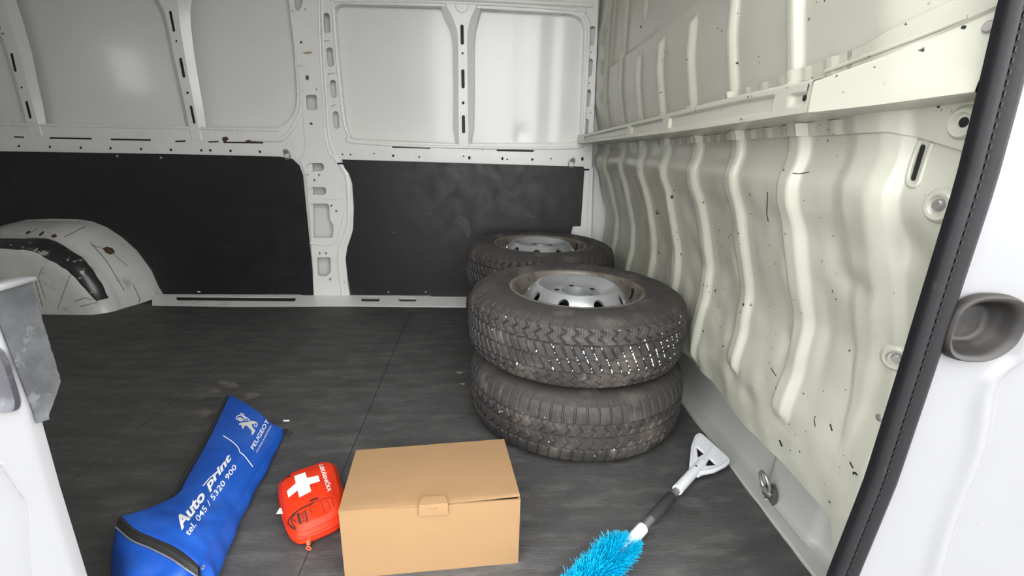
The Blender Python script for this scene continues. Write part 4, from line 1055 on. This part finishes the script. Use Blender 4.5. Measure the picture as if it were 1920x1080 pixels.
# scraper head: plate with two triangular windows, on a tilted plane through the socket
bl0 = on(1309, 812, 2, .034); bl1 = on(1368, 862, 2, .022)
PS = Plane(pA+UP*.004, (bl1-bl0), ((bl0+bl1)/2-pA))
outer = rpoly([(1309, 811), (1316, 812), (1367, 858), (1369, 866), (1362, 873), (1340, 884), (1318, 888), (1309, 893), (1292, 880), (1293, 868), (1296, 835), (1303, 816)], 3)
tri1 = rpoly([(1306, 836), (1321, 849), (1309, 857)], 1.2); tri2 = rpoly([(1331, 858), (1344, 871), (1322, 873)], 1.2)
hm = sheet_mesh([outer, tri1, tri2], PS, .0075, .0022); hd = link('scraper_head', hm, M_WPLAS, brush, 40)
for pts in ([(1303, 884), (1297, 866), (1299, 838), (1310, 815)], [(1306, 886), (1330, 882), (1352, 874), (1366, 862)], [(1303, 880), (1318, 862), (1338, 837)]):
    P = catmull([PS.hit(*p) for p in pts], 5); V, F = tube(P, .0030, 8, PS.n); link('stiffener', mesh(V, F), M_WPLAS, hd, 60)
lowz = min(v.co.z for v in hm.vertices)
V, F = lathe([(0, .001), (.003, .001), (.0035, -.002)][::-1], 10); 
link('rivet_hole_shade', mesh([axpt(1302, 880, .026)+UP*.0122+Vector(v) for v in V], F), M_SHADE_CHIP, sk)  # black disc painted as shade in the rivet hole
# brush back and bristles
hs_, he_ = pG+ax*.004, pG+ax*.24
bdir = (UP*.55+sd*.85).normalized()
def back_prof(t): 
    k = .011*(1 if t > .05 else .8); return [(a*k*1.0-.010, b*.008) for a, b in [(math.cos(2*math.pi*j/14), math.sin(2*math.pi*j/14)) for j in range(14)]]
bk = [hs_+ax*.24*k/14-sd*(.036*math.sin(min(1, k/5)*math.pi/2))-UP*.010 for k in range(15)]
V, F = sweep(bk, circ(.010, 12, .007)); link('brush_back', mesh(V, F), M_WPLAS, brush, 50)
rnd = random.Random(11); BV, BF = [], []
for i in range(9000):
    t = rnd.random()**.9; L = t*.235; row = rnd.uniform(-1, 1)
    endk = sstep(0, .05, L)
    base_ = hs_+ax*(L*1.0)-sd*(.018*endk)*(.4)+sd*row*.013*(.5+.5*endk)-UP*.012
    fan = row*.9+rnd.gauss(0, .22)
    d = (UP*(.75)+sd*(.25+fan*.75)-ax*(.55*(1-endk))*rnd.uniform(.2, 1)+ax*rnd.gauss(0, .14)+Vector((rnd.gauss(0, .12), rnd.gauss(0, .12), rnd.gauss(0, .06)))).normalized()
    ln = .040*rnd.uniform(.75, 1.08)*(.6+.4*endk)+(.008 if rnd.random() < .02 else 0)
    tip = base_+d*ln+Vector((rnd.gauss(0, .002), rnd.gauss(0, .002), 0))
    if tip.z < .003: tip.z = .003
    wv = d.cross(Vector((rnd.gauss(0, 1), rnd.gauss(0, 1), rnd.gauss(0, 1)))).normalized()*.0007
    k = len(BV); BV += [base_-wv, base_+wv, tip+wv*.6, tip-wv*.6]; BF.append((k, k+1, k+2, k+3))
br = link('bristles', mesh(BV, BF), M_TEAL, brush, 0); br['kind'] = 'stuff'

# ================================================================== SMALL DEBRIS
def leaf(px, py, s, rot, label):
    c = on(px, py, 2, .002); o = thing('leaf_scrap', label, 'leaf', c); pts = []
    for k in range(11):
        a = 2*math.pi*k/11+rot; r = s*(1+.45*math.sin(3*a)+.2*math.sin(5*a+1)); pts.append(c+Vector((r*math.cos(a), .8*r*math.sin(a), .001+.003*abs(math.sin(2*a)))))
    V = [c+UP*.004]+pts+[c+UP*.0005]+[p-UP*.001 for p in pts]; F = [(0, k, k % 11+1) for k in range(1, 12)]+[(12, 12+k % 11+1, 12+k) for k in range(1, 12)]+[(k, 12+k, 12+k % 11+1, k % 11+1) for k in range(1, 12)]
    link('blade', mesh(V, F), M_LEAF, o, 0)
leaf(862, 700, .009, .3, 'pale green leaf scrap on the floor beside the tyre stack')
leaf(868, 721, .006, 1.7, 'smaller greyish leaf scrap lying beside the lower front tyre')
c = on(537, 789, 2, .001); V, F = boxab(c+Vector((-.009, -.002, -.001)), c+Vector((.009, .002, .002))); tag(link('paper_scrap', mesh(V, F), M_SALT, None), 'tiny white paper scrap on the floor beyond the blue bag tip', 'paper')
